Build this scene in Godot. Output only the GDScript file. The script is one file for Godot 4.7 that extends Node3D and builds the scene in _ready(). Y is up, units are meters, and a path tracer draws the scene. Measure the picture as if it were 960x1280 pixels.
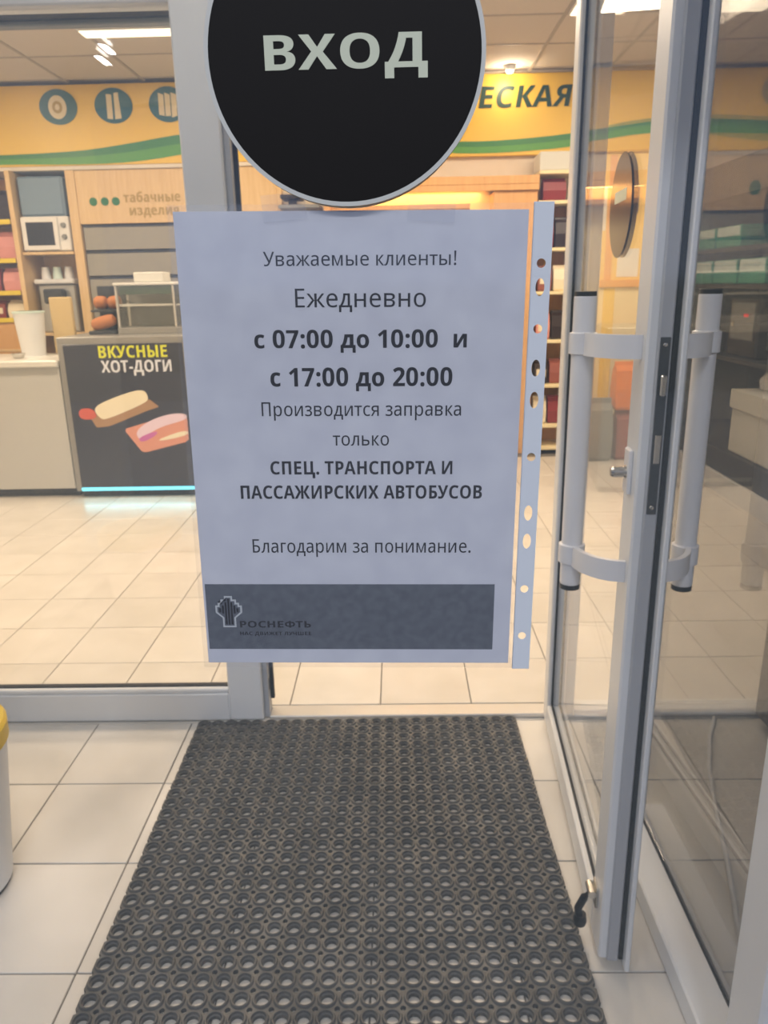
extends Node3D

var org := {}            # node -> where its own origin lies, in the frame its boxes are given in
var used := {}
var cache := {}
var set_back := 0.0       # depth added to whole things as they are placed
var M := {}

# ------------------------------------------------------------------ materials
func mat(key: String, c: Color, rough := 0.5, metal := 0.0, spec := 0.5) -> StandardMaterial3D:
	var m := StandardMaterial3D.new()
	m.resource_name = key
	m.albedo_color = c
	m.roughness = rough
	m.metallic = metal
	m.metallic_specular = spec
	M[key] = m
	return m

func noise_tex(sd: int, freq: float, a: Color, b: Color, size := 256, octaves := 4) -> NoiseTexture2D:
	var n := FastNoiseLite.new()
	n.seed = sd
	n.frequency = freq
	n.noise_type = FastNoiseLite.TYPE_SIMPLEX_SMOOTH
	n.fractal_octaves = octaves
	var t := NoiseTexture2D.new()
	t.width = size
	t.height = size
	t.seamless = true
	t.noise = n
	var g := Gradient.new()
	g.set_color(0, a)
	g.set_color(1, b)
	t.color_ramp = g
	return t

func textured(key: String, tex: Texture2D, scale: Vector3, rough := 0.5, tint := Color.WHITE, spec := 0.5) -> StandardMaterial3D:
	var m := mat(key, tint, rough, 0.0, spec)
	m.albedo_texture = tex
	m.uv1_triplanar = true
	m.uv1_world_triplanar = true
	m.uv1_scale = scale
	return m

func glass(key: String, c: Color, rough := 0.0, spec := 0.5) -> StandardMaterial3D:
	var m := mat(key, c, rough, 0.0, spec)
	m.transparency = BaseMaterial3D.TRANSPARENCY_ALPHA
	return m

func glow(key: String, c: Color, e: float) -> StandardMaterial3D:
	var m := mat(key, c, 0.6)
	m.emission_enabled = true
	m.emission = c
	m.emission_energy_multiplier = e
	return m

func materials() -> void:
	mat("frame_white", Color(0.86, 0.87, 0.88), 0.38)
	mat("frame_edge", Color(0.66, 0.67, 0.69), 0.42)
	mat("aluminium", Color(0.80, 0.80, 0.80), 0.32, 0.6)
	mat("chrome", Color(0.78, 0.77, 0.75), 0.16, 1.0)
	mat("steel_dark", Color(0.30, 0.31, 0.32), 0.42, 0.7)
	mat("gasket", Color(0.05, 0.05, 0.055), 0.65)
	mat("black_plastic", Color(0.07, 0.07, 0.075), 0.4)
	mat("dark_grey", Color(0.21, 0.22, 0.23), 0.45)
	mat("mid_grey", Color(0.50, 0.51, 0.50), 0.5)
	mat("handle_white", Color(0.88, 0.88, 0.89), 0.3)
	glass("glass_clear", Color(0.80, 0.86, 0.84, 0.03))
	glass("glass_leaf", Color(0.80, 0.86, 0.84, 0.03), 0.0, 0.36)
	glass("glass_tinted", Color(0.15, 0.135, 0.09, 0.36))
	glass("film", Color(0.90, 0.91, 0.94, 0.025), 0.05)
	glass("tape", Color(0.92, 0.92, 0.94, 0.03), 0.12)
	textured("paper", noise_tex(3, 0.02, Color(0.83, 0.83, 0.85), Color(0.88, 0.88, 0.89)), Vector3(6, 6, 6), 0.6)
	textured("band_print", noise_tex(8, 0.03, Color(0.34, 0.36, 0.385), Color(0.42, 0.44, 0.46), 256, 5), Vector3(14, 14, 14), 0.6)
	mat("ink", Color(0.04, 0.04, 0.06), 0.6)
	mat("ink_thin", Color(0.05, 0.05, 0.08), 0.6)
	mat("logo_light", Color(0.80, 0.81, 0.80), 0.6)
	mat("strip_white", Color(0.90, 0.91, 0.91), 0.35)
	mat("sign_black", Color(0.095, 0.082, 0.068), 0.5, 0.0, 0.3)
	mat("sign_letter", Color(0.87, 0.88, 0.76), 0.5)
	mat("sign_rim", Color(0.86, 0.85, 0.80), 0.4)
	mat("sign_side", Color(0.42, 0.41, 0.39), 0.5)
	mat("leaf_sign_face", Color(0.10, 0.09, 0.08), 0.12)
	for k in 3:
		var v: float = [0.0, 0.012, -0.014][k]
		textured("tile_%d" % k, noise_tex(20 + k, 0.012, Color(0.80 + v, 0.785 + v, 0.755 + v), Color(0.85 + v, 0.835 + v, 0.81 + v)), Vector3(1.3, 1.3, 1.3), 0.28)
	textured("grout", noise_tex(31, 0.1, Color(0.42, 0.40, 0.37), Color(0.50, 0.48, 0.45)), Vector3(3, 3, 3), 0.9)
	var rub := textured("rubber", noise_tex(41, 0.012, Color(0.25, 0.247, 0.24), Color(0.44, 0.43, 0.41), 512, 5), Vector3(1.1, 1.1, 1.1), 0.62)
	rub.roughness_texture = noise_tex(42, 0.03, Color(0.75, 0.75, 0.75), Color(1, 1, 1))
	rub.metallic_specular = 0.45
	var wt := Image.create(256, 256, false, Image.FORMAT_RGB8)
	var wn := FastNoiseLite.new()
	wn.seed = 5
	wn.frequency = 0.02
	for y in 256:
		for x in 256:
			var a := wn.get_noise_2d(x * 5.0, y * 0.35) * 0.5 + wn.get_noise_2d(x * 14.0 + 90, y * 0.8) * 0.25
			wt.set_pixel(x, y, Color(0.90, 0.79, 0.60).lerp(Color(0.83, 0.70, 0.50), clampf(0.5 + a, 0, 1)))
	textured("wood_light", ImageTexture.create_from_image(wt), Vector3(1.2, 1.2, 1.2), 0.45)
	textured("wood_warm", ImageTexture.create_from_image(wt), Vector3(1.2, 1.2, 1.2), 0.45, Color(0.98, 0.88, 0.76))
	textured("wall_cream", noise_tex(51, 0.03, Color(0.87, 0.84, 0.78), Color(0.90, 0.87, 0.82)), Vector3(1, 1, 1), 0.8)
	textured("wall_white", noise_tex(52, 0.03, Color(0.84, 0.84, 0.83), Color(0.88, 0.88, 0.87)), Vector3(1, 1, 1), 0.8)
	for k in 2:
		var v2 := 0.015 * k
		textured("ceiling_tile_%d" % k, noise_tex(61 + k, 0.2, Color(0.80 - v2, 0.77 - v2, 0.73 - v2), Color(0.86 - v2, 0.83 - v2, 0.79 - v2)), Vector3(1, 1, 1), 0.9)
	mat("ceiling_bar", Color(0.68, 0.65, 0.61), 0.6)
	mat("fascia_yellow", Color(0.92, 0.765, 0.26), 0.4)
	mat("fascia_gold", Color(0.97, 0.80, 0.33), 0.4)
	mat("fascia_green", Color(0.33, 0.60, 0.22), 0.4)
	mat("fascia_green_dark", Color(0.22, 0.50, 0.24), 0.4)
	mat("fascia_text", Color(0.10, 0.24, 0.16), 0.5)
	mat("icon_teal", Color(0.13, 0.36, 0.38), 0.4)
	mat("icon_cream", Color(0.88, 0.82, 0.66), 0.5)
	mat("olive_print", Color(0.68, 0.58, 0.30), 0.5)
	mat("dot_green", Color(0.15, 0.45, 0.22), 0.5)
	mat("microwave_white", Color(0.90, 0.90, 0.89), 0.35)
	mat("blue_grey", Color(0.47, 0.56, 0.64), 0.3)
	mat("cabinet_grey", Color(0.60, 0.59, 0.55), 0.4)
	mat("counter_front", Color(0.75, 0.755, 0.75), 0.5)
	mat("counter_top", Color(0.86, 0.86, 0.84), 0.3)
	mat("panel_dark", Color(0.21, 0.22, 0.27), 0.22)
	mat("panel_frame", Color(0.60, 0.60, 0.59), 0.35, 0.3)
	mat("print_yellow", Color(0.88, 0.90, 0.20), 0.5)
	mat("print_white", Color(0.88, 0.90, 0.95), 0.5)
	mat("print_board", Color(0.66, 0.52, 0.38), 0.5)
	mat("print_wrap", Color(0.93, 0.90, 0.80), 0.5)
	mat("print_sausage", Color(0.82, 0.36, 0.28), 0.5)
	mat("print_pink", Color(0.86, 0.60, 0.52), 0.5)
	mat("print_lilac", Color(0.90, 0.82, 0.90), 0.5)
	mat("print_magenta", Color(0.78, 0.42, 0.70), 0.5)
	mat("brown_board", Color(0.30, 0.26, 0.20), 0.6)
	mat("yellow_plastic", Color(0.90, 0.76, 0.10), 0.4)
	mat("white_plastic", Color(0.86, 0.87, 0.88), 0.35)
	mat("carton_white", Color(0.82, 0.82, 0.79), 0.6)
	mat("teal_pack", Color(0.20, 0.60, 0.50), 0.45)
	mat("pack_label", Color(0.80, 0.88, 0.86), 0.45)
	mat("red_pack", Color(0.52, 0.16, 0.15), 0.4)
	mat("pink_pack", Color(0.85, 0.58, 0.55), 0.4)
	mat("cream_pack", Color(0.90, 0.86, 0.76), 0.45)
	mat("dark_pack", Color(0.16, 0.10, 0.10), 0.4)
	mat("orange_pack", Color(0.90, 0.50, 0.14), 0.45)
	mat("brick_pack", Color(0.56, 0.31, 0.27), 0.45)
	mat("price_yellow", Color(0.90, 0.80, 0.15), 0.5)
	mat("orange_edge", Color(0.90, 0.62, 0.25), 0.45)
	mat("cream_board", Color(0.93, 0.87, 0.70), 0.5)
	mat("yellow_board", Color(0.95, 0.80, 0.36), 0.45)
	mat("poster_white", Color(0.90, 0.90, 0.87), 0.5)
	mat("bread", Color(0.70, 0.45, 0.26), 0.65)
	mat("cardboard", Color(0.78, 0.69, 0.50), 0.75)
	mat("silver", Color(0.70, 0.71, 0.71), 0.3, 0.7)
	mat("green_dark", Color(0.13, 0.30, 0.20), 0.35)
	textured("asphalt", noise_tex(71, 0.2, Color(0.34, 0.34, 0.35), Color(0.44, 0.44, 0.45)), Vector3(1, 1, 1), 0.9)
	glow("lamp_warm", Color(1.0, 0.93, 0.80), 2.6)
	glow("lamp_neutral", Color(1.0, 0.98, 0.94), 2.6)
	glow("lamp_tube", Color(1.0, 0.98, 0.95), 14.0)
	glow("lamp_cool", Color(0.90, 0.95, 1.0), 2.6)
	glow("led_cyan", Color(0.45, 0.90, 1.0), 1.3)
	glow("shelf_glow", Color(1.0, 0.80, 0.48), 0.85)
	glow("indicator_red", Color(1.0, 0.25, 0.25), 1.0)

# ------------------------------------------------------------------ meshes
func face(st: SurfaceTool, p: Array, inside: Vector3, smooth_n: Array = []) -> void:
	var n: Vector3 = (p[1] - p[0]).cross(p[2] - p[0])
	if n.length() < 1e-14:
		n = (p[2] - p[0]).cross(p[p.size() - 1] - p[0])
	n = n.normalized()
	var c := Vector3.ZERO
	for v in p:
		c += v
	c /= p.size()
	var out := n.dot(c - inside) > 0
	var order := range(p.size())
	if not out:
		n = -n
	else:
		order.reverse()          # Godot draws clockwise faces as front
	for i in range(1, p.size() - 1):
		for k in [0, i, i + 1]:
			var id: int = order[k]
			st.set_normal(smooth_n[id] if smooth_n else n)
			st.add_vertex(p[id])

func begin() -> SurfaceTool:
	var st := SurfaceTool.new()
	st.begin(Mesh.PRIMITIVE_TRIANGLES)
	return st

func add_box(st: SurfaceTool, c: Vector3, s: Vector3, b := 0.002) -> void:
	var h := s * 0.5
	b = minf(b, minf(h.x, minf(h.y, h.z)) * 0.45)
	var ax := [Vector3.RIGHT, Vector3.UP, Vector3.BACK]
	for i in 3:
		var j := (i + 1) % 3
		var k := (i + 2) % 3
		for sg in [-1.0, 1.0]:
			var o: Vector3 = c + ax[i] * h[i] * sg
			var u: Vector3 = ax[j] * (h[j] - b)
			var v: Vector3 = ax[k] * (h[k] - b)
			face(st, [o + u + v, o - u + v, o - u - v, o + u - v], c)
	for i in 3:
		var j := (i + 1) % 3
		var k := (i + 2) % 3
		for sj in [-1.0, 1.0]:
			for sk in [-1.0, 1.0]:
				var a: Vector3 = c + ax[j] * sj * h[j] + ax[k] * sk * (h[k] - b)
				var d: Vector3 = c + ax[j] * sj * (h[j] - b) + ax[k] * sk * h[k]
				var l: Vector3 = ax[i] * (h[i] - b)
				face(st, [a + l, a - l, d - l, d + l], c)
	for sx in [-1.0, 1.0]:
		for sy in [-1.0, 1.0]:
			for sz in [-1.0, 1.0]:
				var q := Vector3(sx, sy, sz)
				face(st, [c + q * Vector3(h.x, h.y - b, h.z - b), c + q * Vector3(h.x - b, h.y, h.z - b), c + q * Vector3(h.x - b, h.y - b, h.z)], c)

func box_mesh(s: Vector3, b: float) -> ArrayMesh:
	var key := "%.4f %.4f %.4f %.4f" % [s.x, s.y, s.z, b]
	if not cache.has(key):
		var st := begin()
		add_box(st, Vector3.ZERO, s, b)
		cache[key] = st.commit()
	return cache[key]

func add_lathe(st: SurfaceTool, prof: Array, c := Vector3.ZERO, seg := 24, frame := Basis.IDENTITY) -> void:
	# prof: [radius, height] pairs along the outline, top or bottom first; flat across bands, round about the axis
	for i in prof.size() - 1:
		var r0: float = prof[i][0]
		var r1: float = prof[i + 1][0]
		var y0: float = prof[i][1]
		var y1: float = prof[i + 1][1]
		var nr := y1 - y0
		var ny := r0 - r1
		var l := sqrt(nr * nr + ny * ny)
		if l < 1e-9:
			continue
		nr /= l
		ny /= l
		for k in seg:
			var a0 := TAU * k / seg
			var a1 := TAU * (k + 1) / seg
			var pts := []
			var ns := []
			for q in [[r0, y0, a0], [r0, y0, a1], [r1, y1, a1], [r1, y1, a0]]:
				var n := Vector3(nr * cos(q[2]), ny, nr * sin(q[2]))
				pts.append(c + frame * Vector3(q[0] * cos(q[2]), q[1], q[0] * sin(q[2])))
				ns.append(frame * n)
			var order := [[0, 1, 2], [0, 2, 3]]
			for t in order:
				var e: Vector3 = (pts[t[1]] - pts[t[0]]).cross(pts[t[2]] - pts[t[0]])
				var seq: Array = t
				if e.dot(ns[t[0]]) > 0:
					seq = [t[0], t[2], t[1]]
				for id in seq:
					st.set_normal(ns[id])
					st.add_vertex(pts[id])

func lathe(prof: Array, seg := 24) -> ArrayMesh:
	var st := begin()
	add_lathe(st, prof, Vector3.ZERO, seg)
	return st.commit()

func add_prism(st: SurfaceTool, poly: PackedVector2Array, z0: float, z1: float) -> void:
	var idx := Geometry2D.triangulate_polygon(poly)
	for zz in [z0, z1]:
		var inside := Vector3(0, 0, (z0 + z1) * 0.5)
		for i in range(0, idx.size(), 3):
			var p := []
			for k in 3:
				var v := poly[idx[i + k]]
				p.append(Vector3(v.x, v.y, zz))
			var cen: Vector3 = (p[0] + p[1] + p[2]) / 3.0
			face(st, p, Vector3(cen.x, cen.y, inside.z))
	var ccw := not Geometry2D.is_polygon_clockwise(poly)
	for i in poly.size():
		var a := poly[i]
		var b := poly[(i + 1) % poly.size()]
		var d := (b - a).normalized()
		var nrm := Vector2(d.y, -d.x) if ccw else Vector2(-d.y, d.x)
		var mid := (a + b) * 0.5 - nrm * 0.001
		face(st, [Vector3(a.x, a.y, z0), Vector3(b.x, b.y, z0), Vector3(b.x, b.y, z1), Vector3(a.x, a.y, z1)], Vector3(mid.x, mid.y, (z0 + z1) * 0.5))

func prism(poly: PackedVector2Array, z0: float, z1: float) -> ArrayMesh:
	var st := begin()
	add_prism(st, poly, z0, z1)
	return st.commit()

func add_sweep(st: SurfaceTool, pts: Array, radius: float, seg := 10) -> void:
	var rings := []
	for i in pts.size():
		var d: Vector3 = (pts[mini(i + 1, pts.size() - 1)] - pts[maxi(i - 1, 0)]).normalized()
		var u := d.cross(Vector3.UP if absf(d.y) < 0.9 else Vector3.RIGHT).normalized()
		var v := d.cross(u)
		var ring := []
		for k in seg:
			var a := TAU * k / seg
			ring.append(u * cos(a) + v * sin(a))
		rings.append(ring)
	for i in pts.size() - 1:
		for k in seg:
			var k1 := (k + 1) % seg
			var n := [rings[i][k], rings[i][k1], rings[i + 1][k1], rings[i + 1][k]]
			var p := [pts[i] + n[0] * radius, pts[i] + n[1] * radius, pts[i + 1] + n[2] * radius, pts[i + 1] + n[3] * radius]
			face(st, p, (pts[i] + pts[i + 1]) * 0.5, n)
	for e in [0, pts.size() - 1]:
		var cap := []
		for k in seg:
			cap.append(pts[e] + rings[e][k] * radius)
		var other: Vector3 = pts[1] if e == 0 else pts[e - 1]
		face(st, cap, other)

func ellipse(cx: float, cy: float, rx: float, ry: float, seg := 28) -> PackedVector2Array:
	var p := PackedVector2Array()
	for k in seg:
		p.append(Vector2(cx + rx * cos(TAU * k / seg), cy + ry * sin(TAU * k / seg)))
	return p

# ------------------------------------------------------------------ nodes
func numbered(called: String) -> String:
	if not used.has(called):
		used[called] = 0
		return called
	used[called] += 1
	return "%s_%03d" % [called, used[called]]

func thing(called: String, label: String, category: String, at: Vector3, group := "", turn := 0.0) -> Node3D:
	var o := Node3D.new()
	o.name = numbered(called)
	add_child(o)
	o.position = at + Vector3(0, 0, set_back)
	o.rotation.y = turn
	o.set_meta("label", label)
	if category:
		o.set_meta("category", category)
	if group:
		o.set_meta("group", group)
	org[o] = at
	return o

func structure(called: String, label: String, at := Vector3.ZERO) -> Node3D:
	var o := thing(called, label, "", at)
	o.set_meta("kind", "structure")
	return o

func part(parent: Node3D, called: String, mesh: Mesh, m: Material, at := Vector3.ZERO) -> MeshInstance3D:
	var o := MeshInstance3D.new()
	o.name = called
	o.mesh = mesh
	o.material_override = m
	o.position = at - org[parent]
	parent.add_child(o, true)
	org[o] = at
	return o

func pbox(parent: Node3D, called: String, m: Material, x0: float, x1: float, y0: float, y1: float, z0: float, z1: float, b := 0.003) -> MeshInstance3D:
	return part(parent, called, box_mesh(Vector3(absf(x1 - x0), absf(y1 - y0), absf(z1 - z0)), b), m, Vector3((x0 + x1) / 2, (y0 + y1) / 2, (z0 + z1) / 2))

func font(bold: bool) -> Font:
	var key := "font%s" % bold
	if not cache.has(key):
		var f := SystemFont.new()
		f.font_names = PackedStringArray(["Droid Sans"])
		f.font_weight = 700 if bold else 400
		cache[key] = f
	return cache[key]

func text_mesh(s: String, bold: bool, depth: float) -> TextMesh:
	var t := TextMesh.new()
	t.text = s
	t.font = font(bold)
	t.font_size = 64
	t.pixel_size = 0.001
	t.depth = depth
	t.curve_step = 1.0
	return t

# lettering from x0 to x1 on the baseline yb with capitals of height cap, its back at z
func lettering(parent: Node3D, called: String, s: String, bold: bool, m: Material, x0: float, x1: float, yb: float, cap: float, z: float, depth := 0.0004, shear := 0.0) -> MeshInstance3D:
	var ref := text_mesh("Н", bold, 1.0).get_aabb()
	var t := text_mesh(s, bold, 1.0)
	var box := t.get_aabb()
	var sx := (x1 - x0 - absf(shear) * cap) / box.size.x
	var sy := cap / ref.size.y
	var o := MeshInstance3D.new()
	o.name = called
	o.mesh = t
	o.material_override = m
	parent.add_child(o, true)
	o.transform = Transform3D(Basis(Vector3(sx, 0, 0), Vector3(shear * sy, sy, 0), Vector3(0, 0, depth)), Vector3(x0 - box.position.x * sx - shear * ref.position.y * sy, yb - ref.position.y * sy, z + depth * 0.5) - org[parent])
	return o

func area(at: Vector3, size: Vector2, c: Color, e: float, rot := Vector3(-90, 0, 0), parent: Node3D = null) -> void:
	var l := AreaLight3D.new()
	l.name = "area"
	l.area_size = size
	l.area_normalize_energy = true
	l.light_color = c
	l.light_energy = e
	l.area_range = 14.0
	l.area_attenuation = 2.0
	l.shadow_enabled = true
	if parent:
		parent.add_child(l, true)
		l.position = at - org[parent]
	else:
		add_child(l, true)
		l.position = at
	l.rotation_degrees = rot

# ------------------------------------------------------------------ the scene
func _ready() -> void:
	# camera: phone held about 1.4 m up, tilted down, just outside the glass door
	var cam := Camera3D.new()
	cam.name = "camera"
	cam.fov = 68.2155
	cam.near = 0.02
	cam.far = 60.0
	add_child(cam)
	cam.transform = Transform3D(Basis(Vector3(0.99971539, -0.01918093, -0.01418557), Vector3(0.01428485, 0.95752429, -0.28799858), Vector3(0.01910711, 0.28771397, 0.95752576)), Vector3(0, 1.4, 0))
	cam.current = true
	# a phone's small aperture, focused on the notice
	var lens := CameraAttributesPhysical.new()
	lens.frustum_focal_length = 17.72
	lens.exposure_aperture = 14.0
	lens.frustum_focus_distance = 0.50
	lens.frustum_near = 0.02
	lens.frustum_far = 60.0
	cam.attributes = lens
	# sky of an overcast evening outside
	var env := Environment.new()
	env.background_mode = Environment.BG_SKY
	var sky := Sky.new()
	var sm := ProceduralSkyMaterial.new()
	sm.sky_top_color = Color(0.34, 0.43, 0.62)
	sm.sky_horizon_color = Color(0.44, 0.49, 0.60)
	sm.ground_horizon_color = Color(0.30, 0.32, 0.36)
	sm.ground_bottom_color = Color(0.20, 0.21, 0.23)
	sm.sky_energy_multiplier = 1.15
	sm.ground_energy_multiplier = 1.0
	sky.sky_material = sm
	env.sky = sky
	env.ambient_light_source = Environment.AMBIENT_SOURCE_DISABLED
	env.tonemap_mode = Environment.TONE_MAPPER_LINEAR
	env.tonemap_exposure = 1.0
	env.sdfgi_enabled = true
	env.ssao_enabled = true
	env.ssil_enabled = true
	var we := WorldEnvironment.new()
	we.name = "world_environment"
	we.environment = env
	add_child(we)
	materials()
	shell()
	facade()
	door_leaf()
	side_panel()
	entrance_front()
	forecourt()
	floor_mat()
	notice()
	entry_sign()
	lamps()
	fascia()
	set_back = -0.33
	back_left()
	set_back = 0.0
	counter()
	back_centre()
	right_side()
	vestibule_bits()

const SHOP_WARM := Color(1.0, 0.90, 0.775)
const CANOPY := 7.8  # energy of the unseen lamps under the canopy
const CEIL := 2.96
const FZ := -2.23          # front of the inner glazed front

func shell() -> void:
	# ---- floor: slab with tiles on it
	var fl := structure("floor", "beige ceramic tile floor running from the lobby into the shop")
	pbox(fl, "slab", M.grout, -4.3, 3.3, -0.12, -0.004, -7.2, -0.44, 0.0)
	var tx := 0.3165
	var tz := 0.3225
	var gap := 0.004
	var tile := box_mesh(Vector3(tx - gap, 0.010, tz - gap), 0.0012)
	var rng := RandomNumberGenerator.new()
	rng.seed = 7
	for iz in range(-6, 14):
		for ix in range(-7, 11):
			var x := -0.705 + tx * (ix + 0.5)
			var z := -1.902 - tz * (iz - 0.5)
			if iz >= 2:
				z -= 0.108
			if z > -0.50 or z < -6.5 or (z < -5.2 and x < -0.9):
				continue
			if z > -2.2 and (x < -1.45 or x > 1.55):
				continue
			part(fl, "tile", tile, M["tile_%d" % rng.randi_range(0, 2)], Vector3(x, -0.005 + rng.randf_range(-0.0004, 0.0004), z))
	pbox(fl, "door_sill", M.tile_1, -1.45, 1.6, -0.010, 0.0, -2.328, -2.226, 0.001)
	# ---- ceilings
	var ce := structure("ceiling", "pale suspended ceiling of square panels above the shop")
	pbox(ce, "slab", M.ceiling_bar, -4.3, 3.3, CEIL + 0.02, CEIL + 0.20, -7.2, -2.2, 0.0)
	var pan := box_mesh(Vector3(0.584, 0.02, 0.584), 0.003)
	for iz in 8:
		for ix in 13:
			var x := 1.06 + 0.6 * (ix - 8) - 0.3
			var z := -5.3 + 0.6 * (iz - 2) + 0.3
			if z > -2.35 or z < -6.6 or x < -4.2 or x > 3.2:
				continue
			part(ce, "panel", pan, M["ceiling_tile_%d" % ((ix * 7 + iz * 5) % 2)], Vector3(x, CEIL + 0.012, z))
	for ix in 13:
		var x := 1.06 + 0.6 * (ix - 8)
		pbox(ce, "grid_bar", M.ceiling_bar, x - 0.012, x + 0.012, CEIL - 0.003, CEIL + 0.03, -6.6, -2.36, 0.001)
	for iz in 8:
		var z := -5.3 + 0.6 * (iz - 2)
		pbox(ce, "grid_bar", M.ceiling_bar, -4.2, 3.15, CEIL - 0.002, CEIL + 0.03, z - 0.012, z + 0.012, 0.001)
	var cv := structure("ceiling", "plain white lobby ceiling")
	pbox(cv, "slab", M.wall_white, -1.65, 1.85, 2.62, 2.80, -2.2, -0.40, 0.0)
	# ---- walls
	var w := structure("wall_back", "cream back wall of the shop behind the counter")
	pbox(w, "plaster", M.wall_cream, -4.3, -0.91, 0.0, CEIL + 0.02, -7.2, -7.0, 0.0)
	pbox(w, "plaster", M.wall_cream, -0.91, 3.3, 0.0, CEIL + 0.02, -7.2, -6.66, 0.0)
	w = structure("wall_left", "cream side wall of the shop")
	pbox(w, "plaster", M.wall_cream, -4.4, -4.2, 0.0, CEIL + 0.02, -7.0, -2.34, 0.0)
	w = structure("wall_right", "cream side wall of the shop behind the rack")
	pbox(w, "plaster", M.wall_cream, 3.15, 3.3, 0.0, CEIL + 0.02, -6.66, -2.34, 0.0)
	w = structure("wall_front", "cream shop front wall beside the lobby")
	pbox(w, "plaster", M.wall_cream, -4.4, -1.5, 0.0, CEIL + 0.02, -2.34, -2.2, 0.0)
	pbox(w, "plaster", M.wall_cream, 1.7, 3.3, 0.0, CEIL + 0.02, -2.34, -2.2, 0.0)
	pbox(w, "plaster", M.wall_cream, -1.5, 1.7, 2.40, CEIL + 0.02, -2.30, -2.24, 0.0)
	w = structure("wall_lobby_left", "white lobby side wall")
	pbox(w, "plaster", M.wall_white, -1.65, -1.5, 0.0, 2.62, -2.2, -0.40, 0.0)
	w = structure("wall_lobby_right", "white lobby side wall beyond the tinted glass panel")
	pbox(w, "plaster", M.wall_white, 1.7, 1.85, 0.0, 2.62, -2.2, -0.40, 0.0)
	w = structure("ground", "unseen grey asphalt outside the entrance")
	pbox(w, "asphalt", M.asphalt, -9.0, 9.0, -0.16, -0.02, -0.40, 9.0, 0.0)  # out of view, returns some light to the entrance

func pane(parent: Node3D, m: Material, x0: float, x1: float, y0: float, y1: float, z0: float, z1: float) -> void:
	pbox(parent, "pane", m, x0, x1, y0, y1, z0, z1, 0.0)

func facade() -> void:
	# fixed light at the left of the doorway
	var f := structure("window_1", "white framed fixed glass panel left of the doorway")
	var zb := -2.30
	pbox(f, "bottom_rail", M.frame_white, -1.5, -0.575, 0.004, 0.105, zb, FZ, 0.004)
	pbox(f, "glazing_bead", M.frame_white, -1.5, -0.575, 0.105, 0.122, -2.275, FZ - 0.004, 0.004)
	pbox(f, "gasket", M.gasket, -1.5, -0.577, 0.122, 0.126, -2.272, -2.250, 0.001)
	pbox(f, "top_rail", M.frame_white, -1.5, -0.575, 2.108, 2.40, zb, FZ, 0.004)
	pbox(f, "stile", M.frame_white, -1.5, -1.42, 0.105, 2.108, zb, FZ, 0.004)
	pane(f, M.glass_clear, -1.42, -0.577, 0.122, 2.108, -2.268, -2.258)
	# door frame
	var d := structure("trim_1", "white aluminium door frame round the doorway")
	pbox(d, "jamb", M.frame_white, -0.575, -0.462, 0.004, 2.40, zb, FZ, 0.005)
	pbox(d, "jamb_stop", M.frame_edge, -0.462, -0.444, 0.004, 2.40, zb, -2.25, 0.002)
	pbox(d, "gasket", M.gasket, -0.444, -0.432, 0.055, 2.36, -2.30, -2.284, 0.001)
	pbox(d, "strike_plate", M.steel_dark, -0.4445, -0.4425, 0.10, 0.14, -2.275, -2.262, 0.0005)
	pbox(d, "jamb", M.frame_white, 0.520, 0.575, 0.004, 2.40, zb, FZ, 0.005)
	pbox(d, "head", M.frame_white, -0.462, 0.520, 2.24, 2.40, zb, FZ, 0.005)
	var t := structure("trim_2", "pale metal threshold strip of the doorway")
	pbox(t, "threshold", M.aluminium, -0.444, 0.520, 0.001, 0.016, -2.30, -2.235, 0.005)
	# fixed light at the right, seen through the open door
	f = structure("window_2", "fixed glass panel right of the doorway")
	pbox(f, "bottom_rail", M.frame_white, 0.575, 1.7, 0.004, 0.030, zb, FZ, 0.004)
	pbox(f, "top_rail", M.frame_white, 0.575, 1.7, 2.30, 2.40, zb, FZ, 0.004)
	pbox(f, "stile", M.frame_white, 1.64, 1.7, 0.030, 2.30, zb, FZ, 0.004)
	pane(f, M.glass_clear, 0.575, 1.64, 0.030, 2.30, -2.268, -2.262)
	# blind cassette hung inside the top of the left window
	var b := thing("roller_blind_cassette", "dark grey roller blind case along the top of the left window", "blind", Vector3(-1.03, 2.10, -2.36))
	pbox(b, "case", M.dark_grey, -1.48, -0.58, 2.112, 2.20, -2.42, -2.335, 0.01)
	pbox(b, "bottom_bar", M.mid_grey, -1.46, -0.60, 2.098, 2.1115, -2.39, -2.355, 0.003)

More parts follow.
